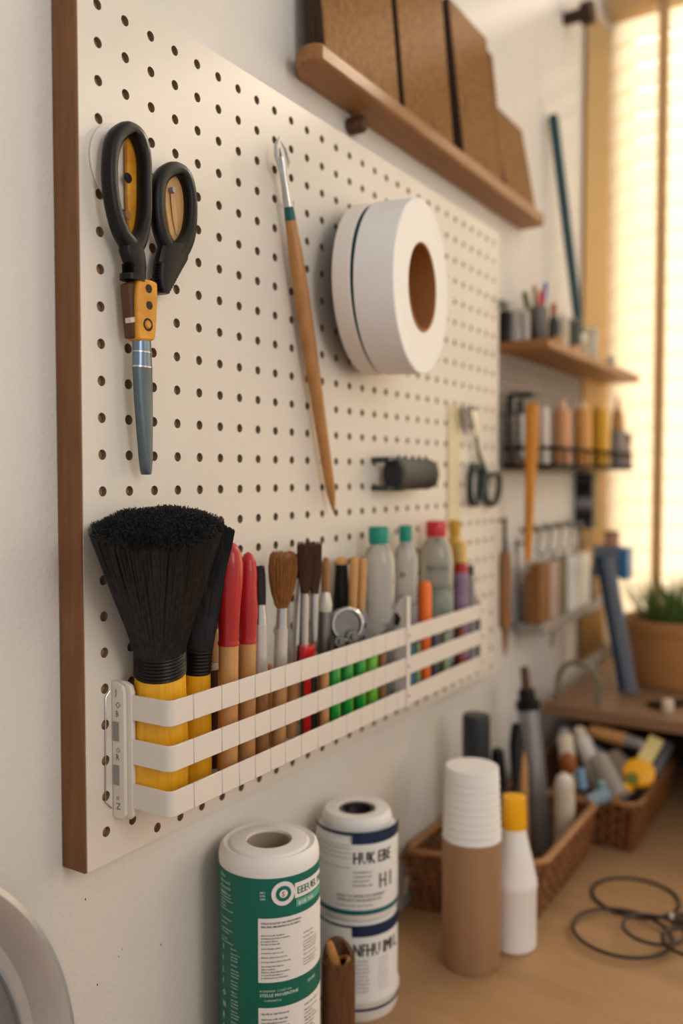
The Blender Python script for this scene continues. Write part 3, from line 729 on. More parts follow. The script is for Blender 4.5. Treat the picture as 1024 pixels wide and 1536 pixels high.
# green pens seen through the slats
base_pen = None
for i, (x, dark, lab) in enumerate(((500,1,'bright green pen nearest the red stem, seen between the slats'),(519,1,'green pen with light edge, second of the row of four'),(538,1,'third green pen of the row, seen between the slats'),(556,0,'lighter green pen at the divider end of the four'))):
    A = base_at(x, .060); B = A+Vector((0,0,.060)); rr = 8.5*depth(A)/FP
    t = thing('green_pen', lab, 'pen', A, 'green pens behind the slats')
    MB().lathe(A, B, [(0,rr*.7),(.05,rr),(.95,rr),(1,rr*.7)], 18).build('barrel', m_green if dark else m_lgreen, t)
    MB().box(A.x+rr*.2, A.x+rr*.8, A.y+rr*.55, A.y+rr*1.0, A.z+.004, A.z+.056).build('clip', m_lgreen, t)
for x, m_, lab in ((486,m_beech,'short wooden dowel beside the first green pen'),(572,m_oldwood,'short brown dowel right of the green pens'),(584,m_cream,'short pale dowel close to the rack divider')):
    A = base_at(x, .060); tag(MB().lathe(A, A+Vector((0,0,.066)), [(0,.0045),(.97,.0045),(1,.003)], 16).build('dowel', m_), lab, 'dowel')
for x, m_, lab in ((402,m_beech,'short light dowel low in the rack between the first paint brushes'),):
    A = base_at(x, .036); tag(MB().lathe(A, A+Vector((0,0,.07)), [(0,.0045),(.97,.0045),(1,.003)], 16).build('dowel', m_), lab, 'dowel')

# bottles
def bottle(label, xc, ytop, wcap, ycap, wbody, yshould, X, capm, bodym, name='plastic_bottle', group='bottles in the rack', label_part=None, liquid=None, neck=.6):
    A = base_at(xc, X, py=1010); B = PX(xc-1, ytop, X); yb = proj(A)[1]
    t = thing(name, label, 'bottle', A, group)
    H = yshould-ycap
    body = MB().lathe(A, B, secprof(A, B, [(yb,wbody*.9),(yb-3,wbody),(yshould,wbody),(yshould-H*.35,wbody*.93),(yshould-H*.7,wbody*.76),(yshould-H*.92,wcap*.86),(ycap,wcap*.84)]), 36).build('body', bodym, t, ang=60)
    MB().lathe(A, B, secprof(A, B, [(ycap+1,wcap*.98),(ycap-1,wcap),(ytop+2,wcap),(ytop,wcap*.93)]), 32).build('cap', capm, t)
    if liquid:
        MB().lathe(A, B, secprof(A, B, [(yb-2,wbody*.8),(liquid[0],wbody*.84)]), 28).build('liquid', liquid[1], t)
    if label_part:
        y0, y1, m_ = label_part
        MB().lathe(A, B, secprof(A, B, [(y0,wbody*1.01),(y1,wbody*1.01)]), 36, caps=False).build('label', m_, t)
    return t
m_frost = M('frosted_bottle', 'eceae4', .08, trans=.8, ior=1.2, coat=.8)
m_frost2 = M('cloudy_bottle', 'd6d8cc', .08, trans=.75, ior=1.2, coat=.8)
bottle('clear plastic bottle with teal cap nearest the rack divider', 569, 790, 31, 814, 48, 845, .049, m_teal, m_frost)
bottle('narrower clear bottle with a teal cap, just right of the divider', 609, 788, 20, 811, 36, 843, .045, m_teal, m_frost, label_part=(985,905,m_grey))
bottle('large cloudy bottle with red cap standing among the rack bottles', 655, 781, 31, 803, 50, 838, .047, m_red, m_frost2, label_part=(990,880,M('faded_label','9aa396',.5,var=.4,vs=60,col2='6d7774')))
bottle('mustard yellow capped bottle behind the red capped one', 683, 780, 17, 800, 27, 830, .040, M('mustard','c79a2c',.45), M('mustard_body','cf9f3b',.4,coat=.3))
bottle('purple and white labelled bottle with a pale yellow cap', 692, 812, 17, 842, 22, 850, .059, M('straw_yellow','dcb968',.45), m_redw, label_part=(985,858,M('purple_label','a78aa0',.5,var=.35,vs=40,col2='7a5f87')), neck=1)
A = base_at(707, .067); B = PX(706, 848, .064)
rod('grey_tube', 'dark grey squeeze tube at the far end of the rack', 'tube', A, B, [('tube_body', m_grey, [(proj(A)[1],14),(900,14),(862,8)]), ('cap', m_dgrey, [(862,9),(848,8)])])
A = base_at(637, .062, py=1000); B = PX(637, 872, .060)
rod('orange_marker', 'bright orange capped marker in front of the red capped bottle', 'marker', A, B,
    [('barrel', m_orange, [(proj(A)[1],17),(945,17)]), ('cap', m_orange, [(944,20),(880,20),(875,17),(872,10)])])
random.seed(5)
pal = [('3f7f9f','blue'),('8fa27a','sage'),('3b4658','navy'),('9ab58a','pale green'),('a0463c','brick red'),('7a6a55','brown')]
for i, (x, (c_, nm)) in enumerate(zip((616,625.5,650,668,690,705), pal)):
    A = base_at(x, .065, py=1000); h = .055
    t = thing('paint_tube', f'small {nm} paint tube low behind the slats of the bottle section', 'tube', A, 'paint tubes low in the rack')
    rr = 5.0*depth(A)/FP
    MB().lathe(A, A+Vector((0,0,h)), [(0,rr*.8),(.3,rr),(1,rr*.95)], 16).build('tube_body', M('tube_'+nm.replace(' ','_'), c_, .45), t)
    MB().lathe(A+Vector((0,0,h)), A+Vector((0,0,h+.008)), [(0,rr*.7),(1,rr*.6)], 12).build('cap', m_dgrey, t)
# ------------------------------------------------------------------ paper roll in green wrapper
random.seed(11)
D0 = .745; d = ray(404, 1400); C = CAM + d*(D0/ (d.dot(FW))); C = Vector((C.x, C.y, DESK)); Rg = 75.5*D0/FP
if C.x - Rg < .003: C.x = Rg+.003
gt = thing('paper_roll', 'thick paper roll in a dark green printed wrapper standing at the front of the bench', 'paper roll', C)
zt = zfront(C, Rg, 404, 1294)-.75; zg = zfront(C, Rg, 404, 1319)-.75
MB().vlathe(C, [(Rg*.97,0),(Rg,.003),(Rg,zg)]).build('wrapper', m_dgreen, gt)
sh_ = MB(); k = Rg
prof = [(k*.985,zg-.004),(k*.99,zg+.004),(k*.985,zt-.006),(k*.955,zt-.001),(k*.90,zt+.001),(k*.80,zt-.0008),(k*.76,zt+.0012),(k*.60,zt+.0022),(k*.455,zt+.0018),(k*.43,zt-.002),(k*.42,zt-.05),(k*.1,zt-.055)]
sh_.vlathe(C, prof, 56).build('paper', m_paper, gt)
MB().ringlathe(C+Vector((0,0,zt-.05)), C+Vector((0,0,zt)), [(0,k*.40),(.05,k*.40),(.05,k*.425),(0,k*.425)], 40).build('core', M('core_grey','a2917d',.8), gt)
fn = cyl_fn(C, Rg)
def pa(px): return Rg*math.asin(max(-.98, min(.98, (px-404)/76)))
def pz(py): return zfront(C, Rg, 404, py)
pp = MB(); patch(pp, fn, pa(388), pa(386)+.090, pz(1474), pz(1378)); lab1 = pp.build('label_panel', m_paper, gt)
pp = MB(); patch(pp, fn, pa(388), pa(386)+.090, .757, pz(1512)); lab2 = pp.build('label_panel', m_paper, gt)
fn2 = lambda u, z: fn(u, z, .0007)
def textblock(mb, u0, u1, zt_, zb_, size, fill=1, ragged=.5):
    z = zt_-size
    while z > zb_:
        L = (u1-u0)*(1-ragged*random.random()**2); s = babble(int(L/(size*.52))); 
        if random.random() < .95: lettering(mb, s, size, fn2, u0, z, .9, True)
        z -= size*random.choice((1.25,1.25,1.9))
mb = MB(); z1 = pz(1378)-.002
lettering(mb, 'STELLE BOLE INT SALCINE DETEROL', .0022, fn2, pa(392), z1-.0026, .95, True)
lettering(mb, 'NIR LINA ABLENITIOS ACTE VERSO', .0022, fn2, pa(392), z1-.0054, .95, True)
textblock(mb, pa(392), pa(392)+.033, z1-.008, pz(1472), .0019); 
textblock(mb, pa(392)+.036, pa(392)+.062, z1-.012, pz(1466), .0019)
mb.build('print', m_ink, lab1)
mb = MB(); textblock(mb, pa(392), pa(392)+.033, pz(1512)-.003, .76, .0024, ragged=.2); textblock(mb, pa(392)+.037, pa(392)+.062, pz(1512)-.003, .76, .0024)
mb.build('print', m_ink, lab2)
# logo ring, name bar, mint strip, small white print
mb = MB(); zc = pz(1342); uc = pa(424); ro = .0102; n = 40
def disc(mb, uc, zc, r, e, r2=0):
    vs = [fn(uc+math.cos(2*math.pi*j/n)*r, zc+math.sin(2*math.pi*j/n)*r, e) for j in range(n)]
    if r2: 
        vs += [fn(uc+math.cos(2*math.pi*j/n)*r2, zc+math.sin(2*math.pi*j/n)*r2, e) for j in range(n)]
        return mb.add(vs, [(j, (j+1) % n, (j+1) % n+n, j+n) for j in range(n)])
    return mb.add(vs, [tuple(range(n))])
disc(mb, uc, zc, .0098, .0006); lg = mb.build('logo', m_paper, gt)
mb = MB(); disc(mb, uc, zc, .0062, .0009, .0033); mb.build('logo_ring', m_dgreen, lg)
mb = MB(); disc(mb, uc, zc, .0034, .0009); mb.build('logo_centre', m_paper, lg)
mb = MB(); lettering(mb, 'S', .0062, lambda u, z: fn(u, z, .0012), uc-.0019, zc-.0022, 1, True); mb.build('logo_mark', m_oldwood, lg)
mb = MB(); patch(mb, fn, uc+.0098, uc+.045, zc-.0062, zc+.0062, e=.0005); nb = mb.build('name_bar', m_paper, gt)
mb = MB(); lettering(mb, 'EEEUEL ME', .0085, lambda u, z: fn(u, z, .0009), uc+.0115, zc-.003, .85, True); mb.build('print', m_dgreen, nb)
mb = MB(); patch(mb, fn, uc+.011, uc+.045, zc-.0135, zc-.0072, e=.0005); mt = mb.build('mint_strip', m_mint, gt)
mb = MB(); lettering(mb, 'BOR TEA', .0045, lambda u, z: fn(u, z, .0009), uc+.013, zc-.0122, .9, True); mb.build('print', m_paper, mt)
mb = MB()
for k_, s in enumerate(('NIST','ETEL','SARI')): lettering(mb, s, .0022, fn2, uc-.019, zc+.001-.0026*k_, 1, True)
for k_, s in enumerate(('Plina','Abonucil','Mentrolo','Nuelo')): lettering(mb, s, .0042, fn2, pa(335), pz(1329)-.0046*k_, .9)
textblock(mb, pa(335), pa(335)+.024, pz(1350), pz(1385), .0021); textblock(mb, pa(336), pa(336)+.02, pz(1388), pz(1402), .0021)
textblock(mb, pa(336), pa(336)+.024, pz(1404), pz(1428), .0021); textblock(mb, pa(349), pa(349)+.012, pz(1430), .757, .0021, ragged=.15)
for k_, ch in enumerate('1ILIONE8I'): lettering(mb, ch, .0065, fn2, pa(337), pz(1440)-.0096*k_, .9, True)
lettering(mb, 'ACENTINSS  COLEITON', .0024, fn2, pa(390), pz(1488), 1); lettering(mb, 'STELLE MOVENTIHE', .0036, fn2, pa(390), pz(1495), 1, True)
lettering(mb, 'CORNINETOS', .0022, fn2, pa(396), pz(1502), 1); lettering(mb, 'EPORY', .0034, fn2, pa(390)+.042, pz(1489), 1, True)
mb.build('print', M('print_pale','cfe6dc',.6), gt)

# ------------------------------------------------------------------ two stacked blue and white rolls
Db = .872; d = ray(535, 1400); Cb = CAM + d*Db; Cb = Vector((Cb.x, Cb.y, DESK)); Rb = 61*Db/FP
if Cb.x-Rb < .002: Cb.x = Rb+.002
zmid = zfront(Cb, Rb, 535, 1386); ztop = zfront(Cb, Rb*.9, 535, 1232)
def bwroll(z0, z1, label, top, txt, group=None):
    c = Vector((Cb.x, Cb.y, z0)); t = thing('wrapped_roll', label, 'roll', c, 'blue banded wrapped rolls'); h = z1-z0; R = Rb
    if top:
        sh0 = h-.026
        MB().vlathe(c, [(R*.94,0),(R*.99,.004),(R,.01),(R,sh0),(R*.985,sh0+.006),(R*.93,sh0+.011),(R*.80,sh0+.0125)], 56).build('wrapper', m_paper, t)
        MB().vlathe(c, [(R*.76,sh0+.010),(R*.84,sh0+.013),(R*.85,sh0+.018),(R*.82,h-.003),(R*.77,h),(R*.48,h),(R*.43,h-.002),(R*.43,h-.02),(R*.05,h-.02)], 56).build('coil_top', m_paper, t)
        MB().ringlathe(c+Vector((0,0,h-.019)), c+Vector((0,0,h)), [(0,R*.35),(.018,R*.35),(.018,R*.44),(0,R*.44)], 40).build('core', m_dsteel, t)
        MB().vlathe(c+Vector((0,0,h-.0195)), [(R*.36,0),(R*.36,.009),(R*.1,.010),(R*.02,.010)], 32).build('plug', m_dsteel, t)
    else:
        sh0 = h-.004
        MB().vlathe(c, [(R*.95,0),(R,.004),(R*1.0,.016),(R*1.045,.019),(R*1.045,.022),(R,.027),(R,h-.008),(R*.96,h-.001),(R*.9,h)], 56).build('wrapper', m_paper, t)
    f = cyl_fn(Vector((Cb.x, Cb.y, 0)), R); f2 = lambda u, z: f(u, z, .0008)
    u = lambda px: R*math.asin((px-535)/61.5)
    bands = MB()
    zz = lambda py: zfront(Cb, R, 535, py)
    if top:
        patch(bands, f, -.058, .062, zz(1254), zz(1249), 28, .0004); bands.build('navy_band', m_navy, t); patch(MB(), f, u(528), .062, zz(1267), zz(1253), 14, .0005).build('navy_block', m_navy, t)
        g = MB(); patch(g, f, -.06, .062, zz(1373), zz(1366), 28, .0004); g.build('teal_band', M('teal_print','0f5c63',.5), t)
        m = MB(); lettering(m, 'HUK EBE', .0165, f2, u(529), zz(1296), .62, True)
        m.build('title_print', m_ink, t)
        m = MB(); lettering(m, 'H I', .021, f2, u(566), zz(1336), .62, True); m.build('number_print', m_inkg, t)
        m = MB()
        for k_, s in enumerate(('SOLUMMIENTION','/C-FERMENOSTRE','LISIEL ENVUIDO','BATHAMITEL CRIP')): lettering(m, s, .0024, f2, u(529), zz(1310)-.0042*k_, .95, True)
        lettering(m, 'BASIC TOCEITIN OPU ISEMENT', .0036, f2, u(507), zz(1346), .95, True); lettering(m, 'TENER BEOD ENOBASIEMITE BAL', .003, f2, u(507), zz(1352), 1, True)
        lettering(m, 'C T ARENTCLE BEL ESINT VERORE', .0024, f2, u(504), zz(1360), 1)
        for py in (1269,1274,1281,1288,1303): m2_ = f; patch(m, f, -.050, u(526), zz(py), zz(py)+.0004, 12, .0005)
        m.build('small_print', m_inkg, t)
    else:
        patch(bands, f, -.058, .062, zz(1392), zz(1389), 28, .0004); bands.build('navy_band', m_navy, t); patch(MB(), f, u(528), .062, zz(1406), zz(1391), 14, .0005).build('navy_block', m_navy, t)
        patch(MB(), f, -.058, .062, DESK+.0115, DESK+.014, 28, .0006).build('navy_band', m_navy, t)
        m = MB(); lettering(m, 'NFHU IMI L', .0175, f2, u(529), zz(1435), .58, True); m.build('title_print', m_ink, t)
        m = MB(); z = zz(1443)
        while z > zz(1494):
            lettering(m, babble(15), .0025, f2, u(532), z, .9, True); lettering(m, babble(13), .0025, f2, u(566), z, .9); z -= .0037
        patch(m, f, u(530), .05, zz(1499), zz(1499)+.0004, 12, .0006)
        m.build('small_print', m_inkg, t)
    return t
bwroll(DESK, zmid, 'lower wrapped roll with navy band standing on the bench, one roll on top', False, '')
bwroll(zmid+.0004, ztop, 'upper wrapped roll with navy band and small core, stacked on its twin', True, '')

# ------------------------------------------------------------------ carved wooden holder with notch
d = ray(507, 1480); Cw = CAM + d*.775; Cw = Vector((Cw.x, Cw.y, DESK)); rw = 25*.775/FP
zw = zfront(Cw, rw, 507, 1452)
hw_ = thing('wooden_holder', 'dark old wooden cylinder with a carved open top standing before the stacked rolls', 'holder', Cw)
b = MB(); n = 40; rs = []
def zl_(a): return .5+.5*math.cos(a)
for r, f0, f1 in ((1,0,0),(1.02,.1,0),(1,.5,0),(1,1,0),(.97,1,1),(.80,1,1),(.74,1,.9),(.72,.72,0)):
    ring = []
    for j in range(n):
        a = 2*math.pi*j/n; hh = (zw-DESK)*f0 + f1*.018*max(0, math.cos(a-2.3))**.7*0 + (f1*.013*max(0, -math.cos(a+.9)))
        wob = 1+.02*math.sin(3*a)+.012*math.sin(7*a)
        ring.append(Cw+Vector((math.cos(a)*rw*r*wob, math.sin(a)*rw*r*wob, hh)))
    rs.append(ring)
b.rings(rs).build('holder_body', M('old_wood','6d4423',.55,var=.55,vs=60,st=(5,5,.8),bump=.4,bs=120), hw_)
A = Cw+Vector((.002,.002,(zw-DESK)*.76)); B = PX(492, 1412, Cw.x-.004)
o = MB().lathe(A, B, [(0,.0035),(.5,.0042),(.9,.0035),(1,.002)], 14, 1, 1.3).build('carved_peg', M('peg_wood','a9773f',.5,var=.3,vs=50), hw_)
MB().tube([Cw+Vector((math.cos(a)*rw*.62, math.sin(a)*rw*.62, zw-DESK-.003+.002*math.sin(a*2))) for a in [k*2*math.pi/20 for k in range(20)]], .0022, 8, True, ref=Vector((0,0,1))).build('inner_rim', MATS['peg_wood'], hw_)

# ------------------------------------------------------------------ wooden cylinder with stacked paper cups
d = ray(706, 1442); C2 = CAM + d*((DESK-CAM.z)/d.z); R2 = 43.5*depth(C2)/FP; C2 = Vector((C2.x, C2.y, DESK))
zs = zfront(C2, R2, 706, 1272)
t = MB().vlathe(C2, [(R2*.97,0),(R2,.003),(R2,zs-DESK-.001),(R2*.97,zs-DESK)], 48).build('wooden_cylinder', M('pale_wood_turned','a88260',.55,var=.18,vs=14,st=(4,4,.5)))
tag(t, 'smooth tall wooden cylinder standing on the bench under a stack of white cups', 'cylinder')
zc_ = zfront(C2, R2*.93, 706, 1163); H = zc_-zs; nc = 9
cup_prof = [(R2*.99,0),(R2*1.0,.0012),(R2*.965,.0016),(R2*.955,.012),(R2*.93,.013),(R2*.90,.0128)]
cup0 = None
for k in range(nc):
    z = zs+.0002+ (H-.013)*k/(nc-1); s = 1-.075*k/(nc-1)
    m = MB().vlathe(Vector((C2.x,C2.y,z)), [(R2*1.005*s,0),(R2*1.01*s,.001),(R2*.985*s,.002),(R2*.975*s,.0125),(R2*.955*s,.0135),(R2*.2,.0135)], 48)
    place = ['resting directly on the wooden cylinder','second from the wooden cylinder in the stack','third from the wooden cylinder in the stack','fourth from the wooden cylinder in the stack','in the very middle of the stack','fourth from the top of the stack','third from the top of the stack','just below the topmost one','topmost of the stack'][k]
    tag(m.build('paper_cup', m_paper), 'upturned white paper cup, '+place, 'cup', 'stacked white paper cups')

# ------------------------------------------------------------------ white glue bottle
d = ray(769, 1415); C3 = CAM + d*.976; C3 = Vector((C3.x, C3.y, DESK)); R3 = 34.5*.976/FP
f = lambda py: zfront(C3, R3, 769, py)-DESK
g = thing('glue_bottle', 'white plastic squeeze bottle with yellow cap standing beside the wooden cylinder', 'bottle', C3)
m_gl = M('glue_white','f1eeea',.35)
MB().vlathe(C3, [(R3*.9,0),(R3,.003),(R3,f(1345)),(R3*1.02,f(1343)),(R3*1.02,f(1334)),(R3*.98,f(1330)),(R3*.9,f(1315)),(R3*.58,f(1268)),(R3*.52,f(1258)),(R3*.52,f(1250))], 48).build('body', m_gl, g)
rc = 17.8*.976/FP
MB().vlathe(C3, [(rc*1.03,f(1254)),(rc*1.03,f(1246)),(rc*.98,f(1215)),(rc*.93,f(1207)),(rc*.6,f(1205))], 40).build('cap', M('cap_yellow','f2b012',.4), g)

# ------------------------------------------------------------------ wicker baskets
def wicker(name, label, x0, x1, y0, y1, h, taper, rows, rimw, q0=0, q1=0):   # q0, q1: the near edge's shift at its two ends
    t = thing(name, label, 'basket', ((x0+x1)/2,(y0+y1)/2,DESK), 'wicker baskets on the bench')
    z0 = DESK+.002
    def corner(z):                # inset at height fraction
        k = taper*(1-z); return (x0+k, x1-k, y0+k, y1-k)
    def per(zf, s, off=0):
        a, b_, c, d_ = corner(zf); a-=off; b_+=off; c-=off; d_+=off
        L = [b_-a, d_-c, b_-a, d_-c]; T = sum(L); q = (s % 1)*T
        if q < L[0]: return Vector((a+q, c, 0))
        q -= L[0]
        if q < L[1]: return Vector((b_, c+q, 0))
        q -= L[1]
        if q < L[2]: return Vector((b_-q, d_, 0))
        return Vector((a, d_-(q-L[2]), 0))
    def skew(p):
        u = (p.x-x0)/(x1-x0); v = (y1-p.y)/(y1-y0); return Vector((p.x, p.y + (q0+(q1-q0)*u)*v, p.z))
    per_ = per
    per = lambda *a: skew(per_(*a))
    T = 2*((x1-x0)+(y1-y0)); ns = int(T/.0135/2)*2
    m = MB(); stk = MB()
    for r in range(rows):
        zf = (r+.5)/rows; pts = []
        for k in range(ns*4):
            s = k/(ns*4); off = .0021*math.cos(math.pi*k/4+(math.pi if r % 2 else 0))
            p = per(zf, s, off); pts.append(p+Vector((0,0,z0+zf*h+random.uniform(-.0003,.0003))))
        m.tube(pts, h/rows*.31, 6, True, ref=Vector((0,0,1)))
    for k in range(ns):
        a = per(0, k/ns); b_ = per(1, k/ns); stk.tube([a+Vector((0,0,z0)), b_+Vector((0,0,z0+h))], .0016, 6)
    m.build('weave', m_wick, t); stk.build('upright_canes', m_wickl, t)
    rm = MB(); pts = []
    for (a, c) in (((x0,y0),(x1,y0)),((x1,y0),(x1,y1)),((x1,y1),(x0,y1)),((x0,y1),(x0,y0))):
        for q in range(8): pts.append(Vector((a[0]+(c[0]-a[0])*(q+.4)/8, a[1]+(c[1]-a[1])*(q+.4)/8, z0+h+.002)))
    rm.tube([skew(p) for p in pts], rimw, 10, True, ref=Vector((0,0,1)), sx=.65)
    rm.build('rim', m_wickl, t)
    a, b_, c, d_ = corner(0)
    MB().prism([skew(Vector(p)) for p in ((a,c,z0-.0015),(b_,c,z0-.0015),(b_,d_,z0-.0015),(a,d_,z0-.0015))], (0,0,.003)).build('basket_base', m_wick, t)
    return t
random.seed(21)
wicker('wicker_basket', 'dark open wicker basket behind the wooden cylinder, nearer of the two', .008, .160, .932, 1.186, .071, .012, 7, .006, -.020, .030)
wicker('wicker_basket', 'crowded wicker basket further back, with yellow tape measure on top', .022, .208, 1.216, 1.46, .066, .010, 7, .0045)
# pale stick hanging over the front rim of basket
A = PY(607,1340,.918); B = PY(611,1302,.918)
tag(MB().tube([A, B], .0022, 8).build('wood_peg', m_cream), 'short pale wooden peg hooked on the near rim of the front basket', 'peg')

# things standing in the front basket
def onbase(px, x, z, py=1300):
    for _ in range(4): p = PX(px, py, x); p = Vector((x, p.y, z)); py = proj(p)[1]
    return p
def stand(name, label, cat, xb, xt, yt, X, secs, z=DESK+.004, Xt=None, group=None, **k):
    A = onbase(xb, X, z); B = PX(xt, yt, X if Xt is None else Xt); yb = proj(A)[1]
    secs = [(n_, m_, [((yb if p is None else p), w) for p, w in l]) for n_, m_, l in secs]
    return rod(name, label, cat, A, B, secs, group, **k)
stand('spray_can', 'black capped spray can standing behind the stack of white cups', 'can', 714, 714, 1071, .060,
      [('can_body', m_dgrey, [(None,46),(1145,46),(1140,44)]), ('cap', M('cap_black','22272c',.4), [(1139,42),(1076,42),(1072,39),(1071,30)])])
stand('marker_pen', 'short black chisel marker upright beside the spray can', 'marker', 752, 746, 1124, .078,
      [('barrel', m_dgrey, [(None,30),(1185,30),(1180,27)]), ('cap', m_black, [(1180,26),(1130,19),(1124,15)])])
stand('caulking_tube', 'long silver grey tube with black collar and brown stick leaning in the basket', 'tube', 812, 786, 1000, .092,
      [('tube_body', M('tube_silver','9b9a9c',.3,.6), [(None,36),(1150,34),(1065,32)]), ('collar', m_black, [(1065,36),(1052,37),(1050,26),(1034,25)]), ('brown_stick', m_darkw, [(1034,14),(1004,13),(1000,9)])], Xt=.060)
stand('craft_knife', 'black tapering knife handle leaning left of the silver grey tube', 'knife', 770, 775, 1085, .100,
      [('handle', m_black, [(None,9),(1180,12),(1120,22),(1090,17),(1085,12)])], Xt=.075)
stand('wood_strip', 'plain pale wood strip between the black knife and the grey tube', 'stick', 786, 782, 1130, .085,
      [('strip', m_beech, [(None,18),(1150,16),(1130,9)])])
stand('small_bottle', 'small round-topped off-white bottle at the far corner of the front basket', 'bottle', 846, 846, 1160, .130,
      [('body', m_cream, [(None,30),(1200,31),(1175,29)]), ('dome_cap', m_white, [(1175,27),(1166,23),(1160,8)])])

# clutter in the far basket
def item(name, label, cat, p, q, w, mat, name2=None, mat2=None, split=.6, sx=1, D0=None, D1=None, group=None):
    """rod from pixel p at depth D0 to pixel q at depth D1"""
    A = PD(p[0], p[1], D0); B = PD(q[0], q[1], D1 or D0); r = w/2*D0/FP
    if not name2:
        o = MB().lathe(A, B, [(0,r*.5),(.04,r),(.9,r),(.97,r*.9),(1,r*.45)], 18, sx).build(name, mat); return tag(o, label, cat, group)
    t = thing(name, label, cat, A, group)
    MB().lathe(A, B, [(0,r*.5),(.04,r),(split,r)], 18, sx).build('body', mat, t)
    MB().lathe(A, B, [(split,r*.8),(.95,r*.75),(1,r*.3)], 18, sx).build(name2, mat2 or mat, t)
    return t
item('plastic_tube', 'beige tube leaning at the left of the far basket', 'tube', (858,1185), (845,1092), 24, m_cream, 'cap', m_grey, .85, D0=1.25, D1=1.30)
item('plastic_tube', 'wide pale tube leaning behind the orange brown ball', 'tube', (905,1190), (866,1090), 26, m_white, 'cap', m_cream, .8, D0=1.27, D1=1.33)
item('plastic_tube', 'long greyish tube running diagonally into the far basket', 'tube', (925,1175), (880,1093), 17, m_grey, 'cap', m_dgrey, .85, D0=1.30, D1=1.36)
item('plastic_bag_tube', 'cloudy grey tube in the middle of the far basket', 'tube', (930,1200), (895,1135), 34, M('cloudy','a79d92',.35,trans=.2), D0=1.22, D1=1.27)
item('plastic_bag_tube', 'cloudy pale roll right of the middle of the far basket', 'roll', (945,1185), (925,1125), 40, M('cloudy2','b8ab9c',.4), D0=1.30, D1=1.33)
item('blue_vial', 'small blue vial beside the orange brown ball', 'vial', (874,1185), (868,1152), 17, M('dusty_blue','6f8ea6',.4), D0=1.22, D1=1.23)
item('blue_vial', 'dusty blue vial lying by the near rim of the far basket', 'vial', (880,1204), (912,1190), 22, M('dusty_blue2','7d93a0',.4), D0=1.205, D1=1.215)
item('teal_vial', 'pale teal vial lying behind the near rim', 'vial', (895,1180), (920,1175), 18, M('dusty_teal','7f9a99',.4), D0=1.23, D1=1.24)
p = PD(852, 1142, 1.21); r = 13*1.21/FP
tag(MB().lathe(p-Vector((0,0,.026)), p+Vector((0,0,.013)), [(0,r*.35),(.25,r*.5),(.45,r*.9),(.65,r),(.85,r*.8),(.97,r*.35),(1,r*.1)], 24).build('brown_knob', M('rust','94501f',.5,var=.2,vs=60)), 'orange brown knob on a stem at the left of the far basket', 'knob')
item('wooden_brush', 'light wooden handled brush lying across the back of the far basket', 'brush', (885,1095), (965,1118), 20, m_beech, 'grey_end', m_grey, .68, D0=1.34, D1=1.27)
item('dark_tool', 'dark slim tool lying beneath the wooden handled brush', 'tool', (880,1112), (960,1135), 16, m_black, D0=1.35, D1=1.30)
item('dark_tool', 'black flat tool lying inside the right rim near the tape measure', 'tool', (930,1203), (990,1160), 18, m_dgrey, D0=1.23, D1=1.33, sx=.8)
item('grey_tool', 'slate grey blunt tool poking up at the far right of the far basket', 'tool', (975,1165), (1000,1112), 24, M('slate','6c6b72',.45), D0=1.32, D1=1.34)
item('dark_tool', 'brown black tool sticking out near the riser at the back of the basket', 'tool', (985,1130), (935,1098), 16, m_darkw, D0=1.36, D1=1.34)
# yellow tape measure with pale tongue
p = PD(958, 1160, 1.245); axy = (CAM-p).normalized(); axy = (axy+Vector((0,0,.4))).normalized(); r = 22*1.245/FP
ty = thing('tape_measure', 'yellow round tape measure resting on the far basket clutter', 'tape measure', p)
mY = M('measure_yellow','f0ac12',.4)
MB().lathe(p-axy*.008, p+axy*.008, [(0,r*.85),(.15,r),(.85,r),(1,r*.85)], 36, .95, 1.05, ref=Vector((0,0,1))).build('case', mY, ty)
MB().lathe(PD(948,1168,1.232), PD(948,1168,1.232)+axy*.002, [(0,r*.42),(1,r*.4)], 20, ref=Vector((0,0,1))).build('button', M('olive','6b6a1e',.5), ty)
A = PD(945,1178,1.24); B = PD(922,1198,1.215); MB().lathe(A, B, [(0,.011),(.6,.009),(1,.004)], 16, .6).build('strap', mY, ty)
A = PD(965,1142,1.25); B = PD(985,1108,1.28); MB().bar(A, B, .006, .021, ref=axy).build('pale_tongue', M('tongue','d8c582',.5), ty, bev=.001)

# ------------------------------------------------------------------ rings on the bench
def ring(cx, cy, w, label, lift=0):
    c = PZ(cx, cy, DESK+.002+lift); R = w/2*depth(c)/FP
    o = MB().tube([c+Vector((math.cos(a)*R, math.sin(a)*R, 0)) for a in [2*math.pi*k/72 for k in range(72)]], .0021, 8, True, ref=Vector((0,0,1))).build('hoop', M('dark_hoop','3b342e',.5,.3))
    return tag(o, label, 'ring', 'dark hoops on the bench')
ring(952, 1345, 124, 'large dark hoop lying furthest back of the hoops on the bench')
ring(932, 1398, 142, 'largest dark hoop lying leftmost on the bench', .0044)
ring(980, 1394, 88, 'small dark hoop lying inside the overlap of the larger hoops', .0088)
ring(1038, 1414, 84, 'dark hoop cut off by the right edge of the picture', .0132)
A = PZ(1004, 1376, DESK+.008); B = PZ(1050, 1382, DESK+.008)
hk = thing('small_tool', 'short brown handled tool with a white collar lying beside the hoops', 'tool', A)
MB().lathe(A, A.lerp(B,.12), [(0,.005),(1,.006)], 16).build('white_collar', m_white, hk)
MB().lathe(A.lerp(B,.12), B, [(0,.0062),(.5,.0078),(1,.005)], 16).build('handle', m_darkw, hk)

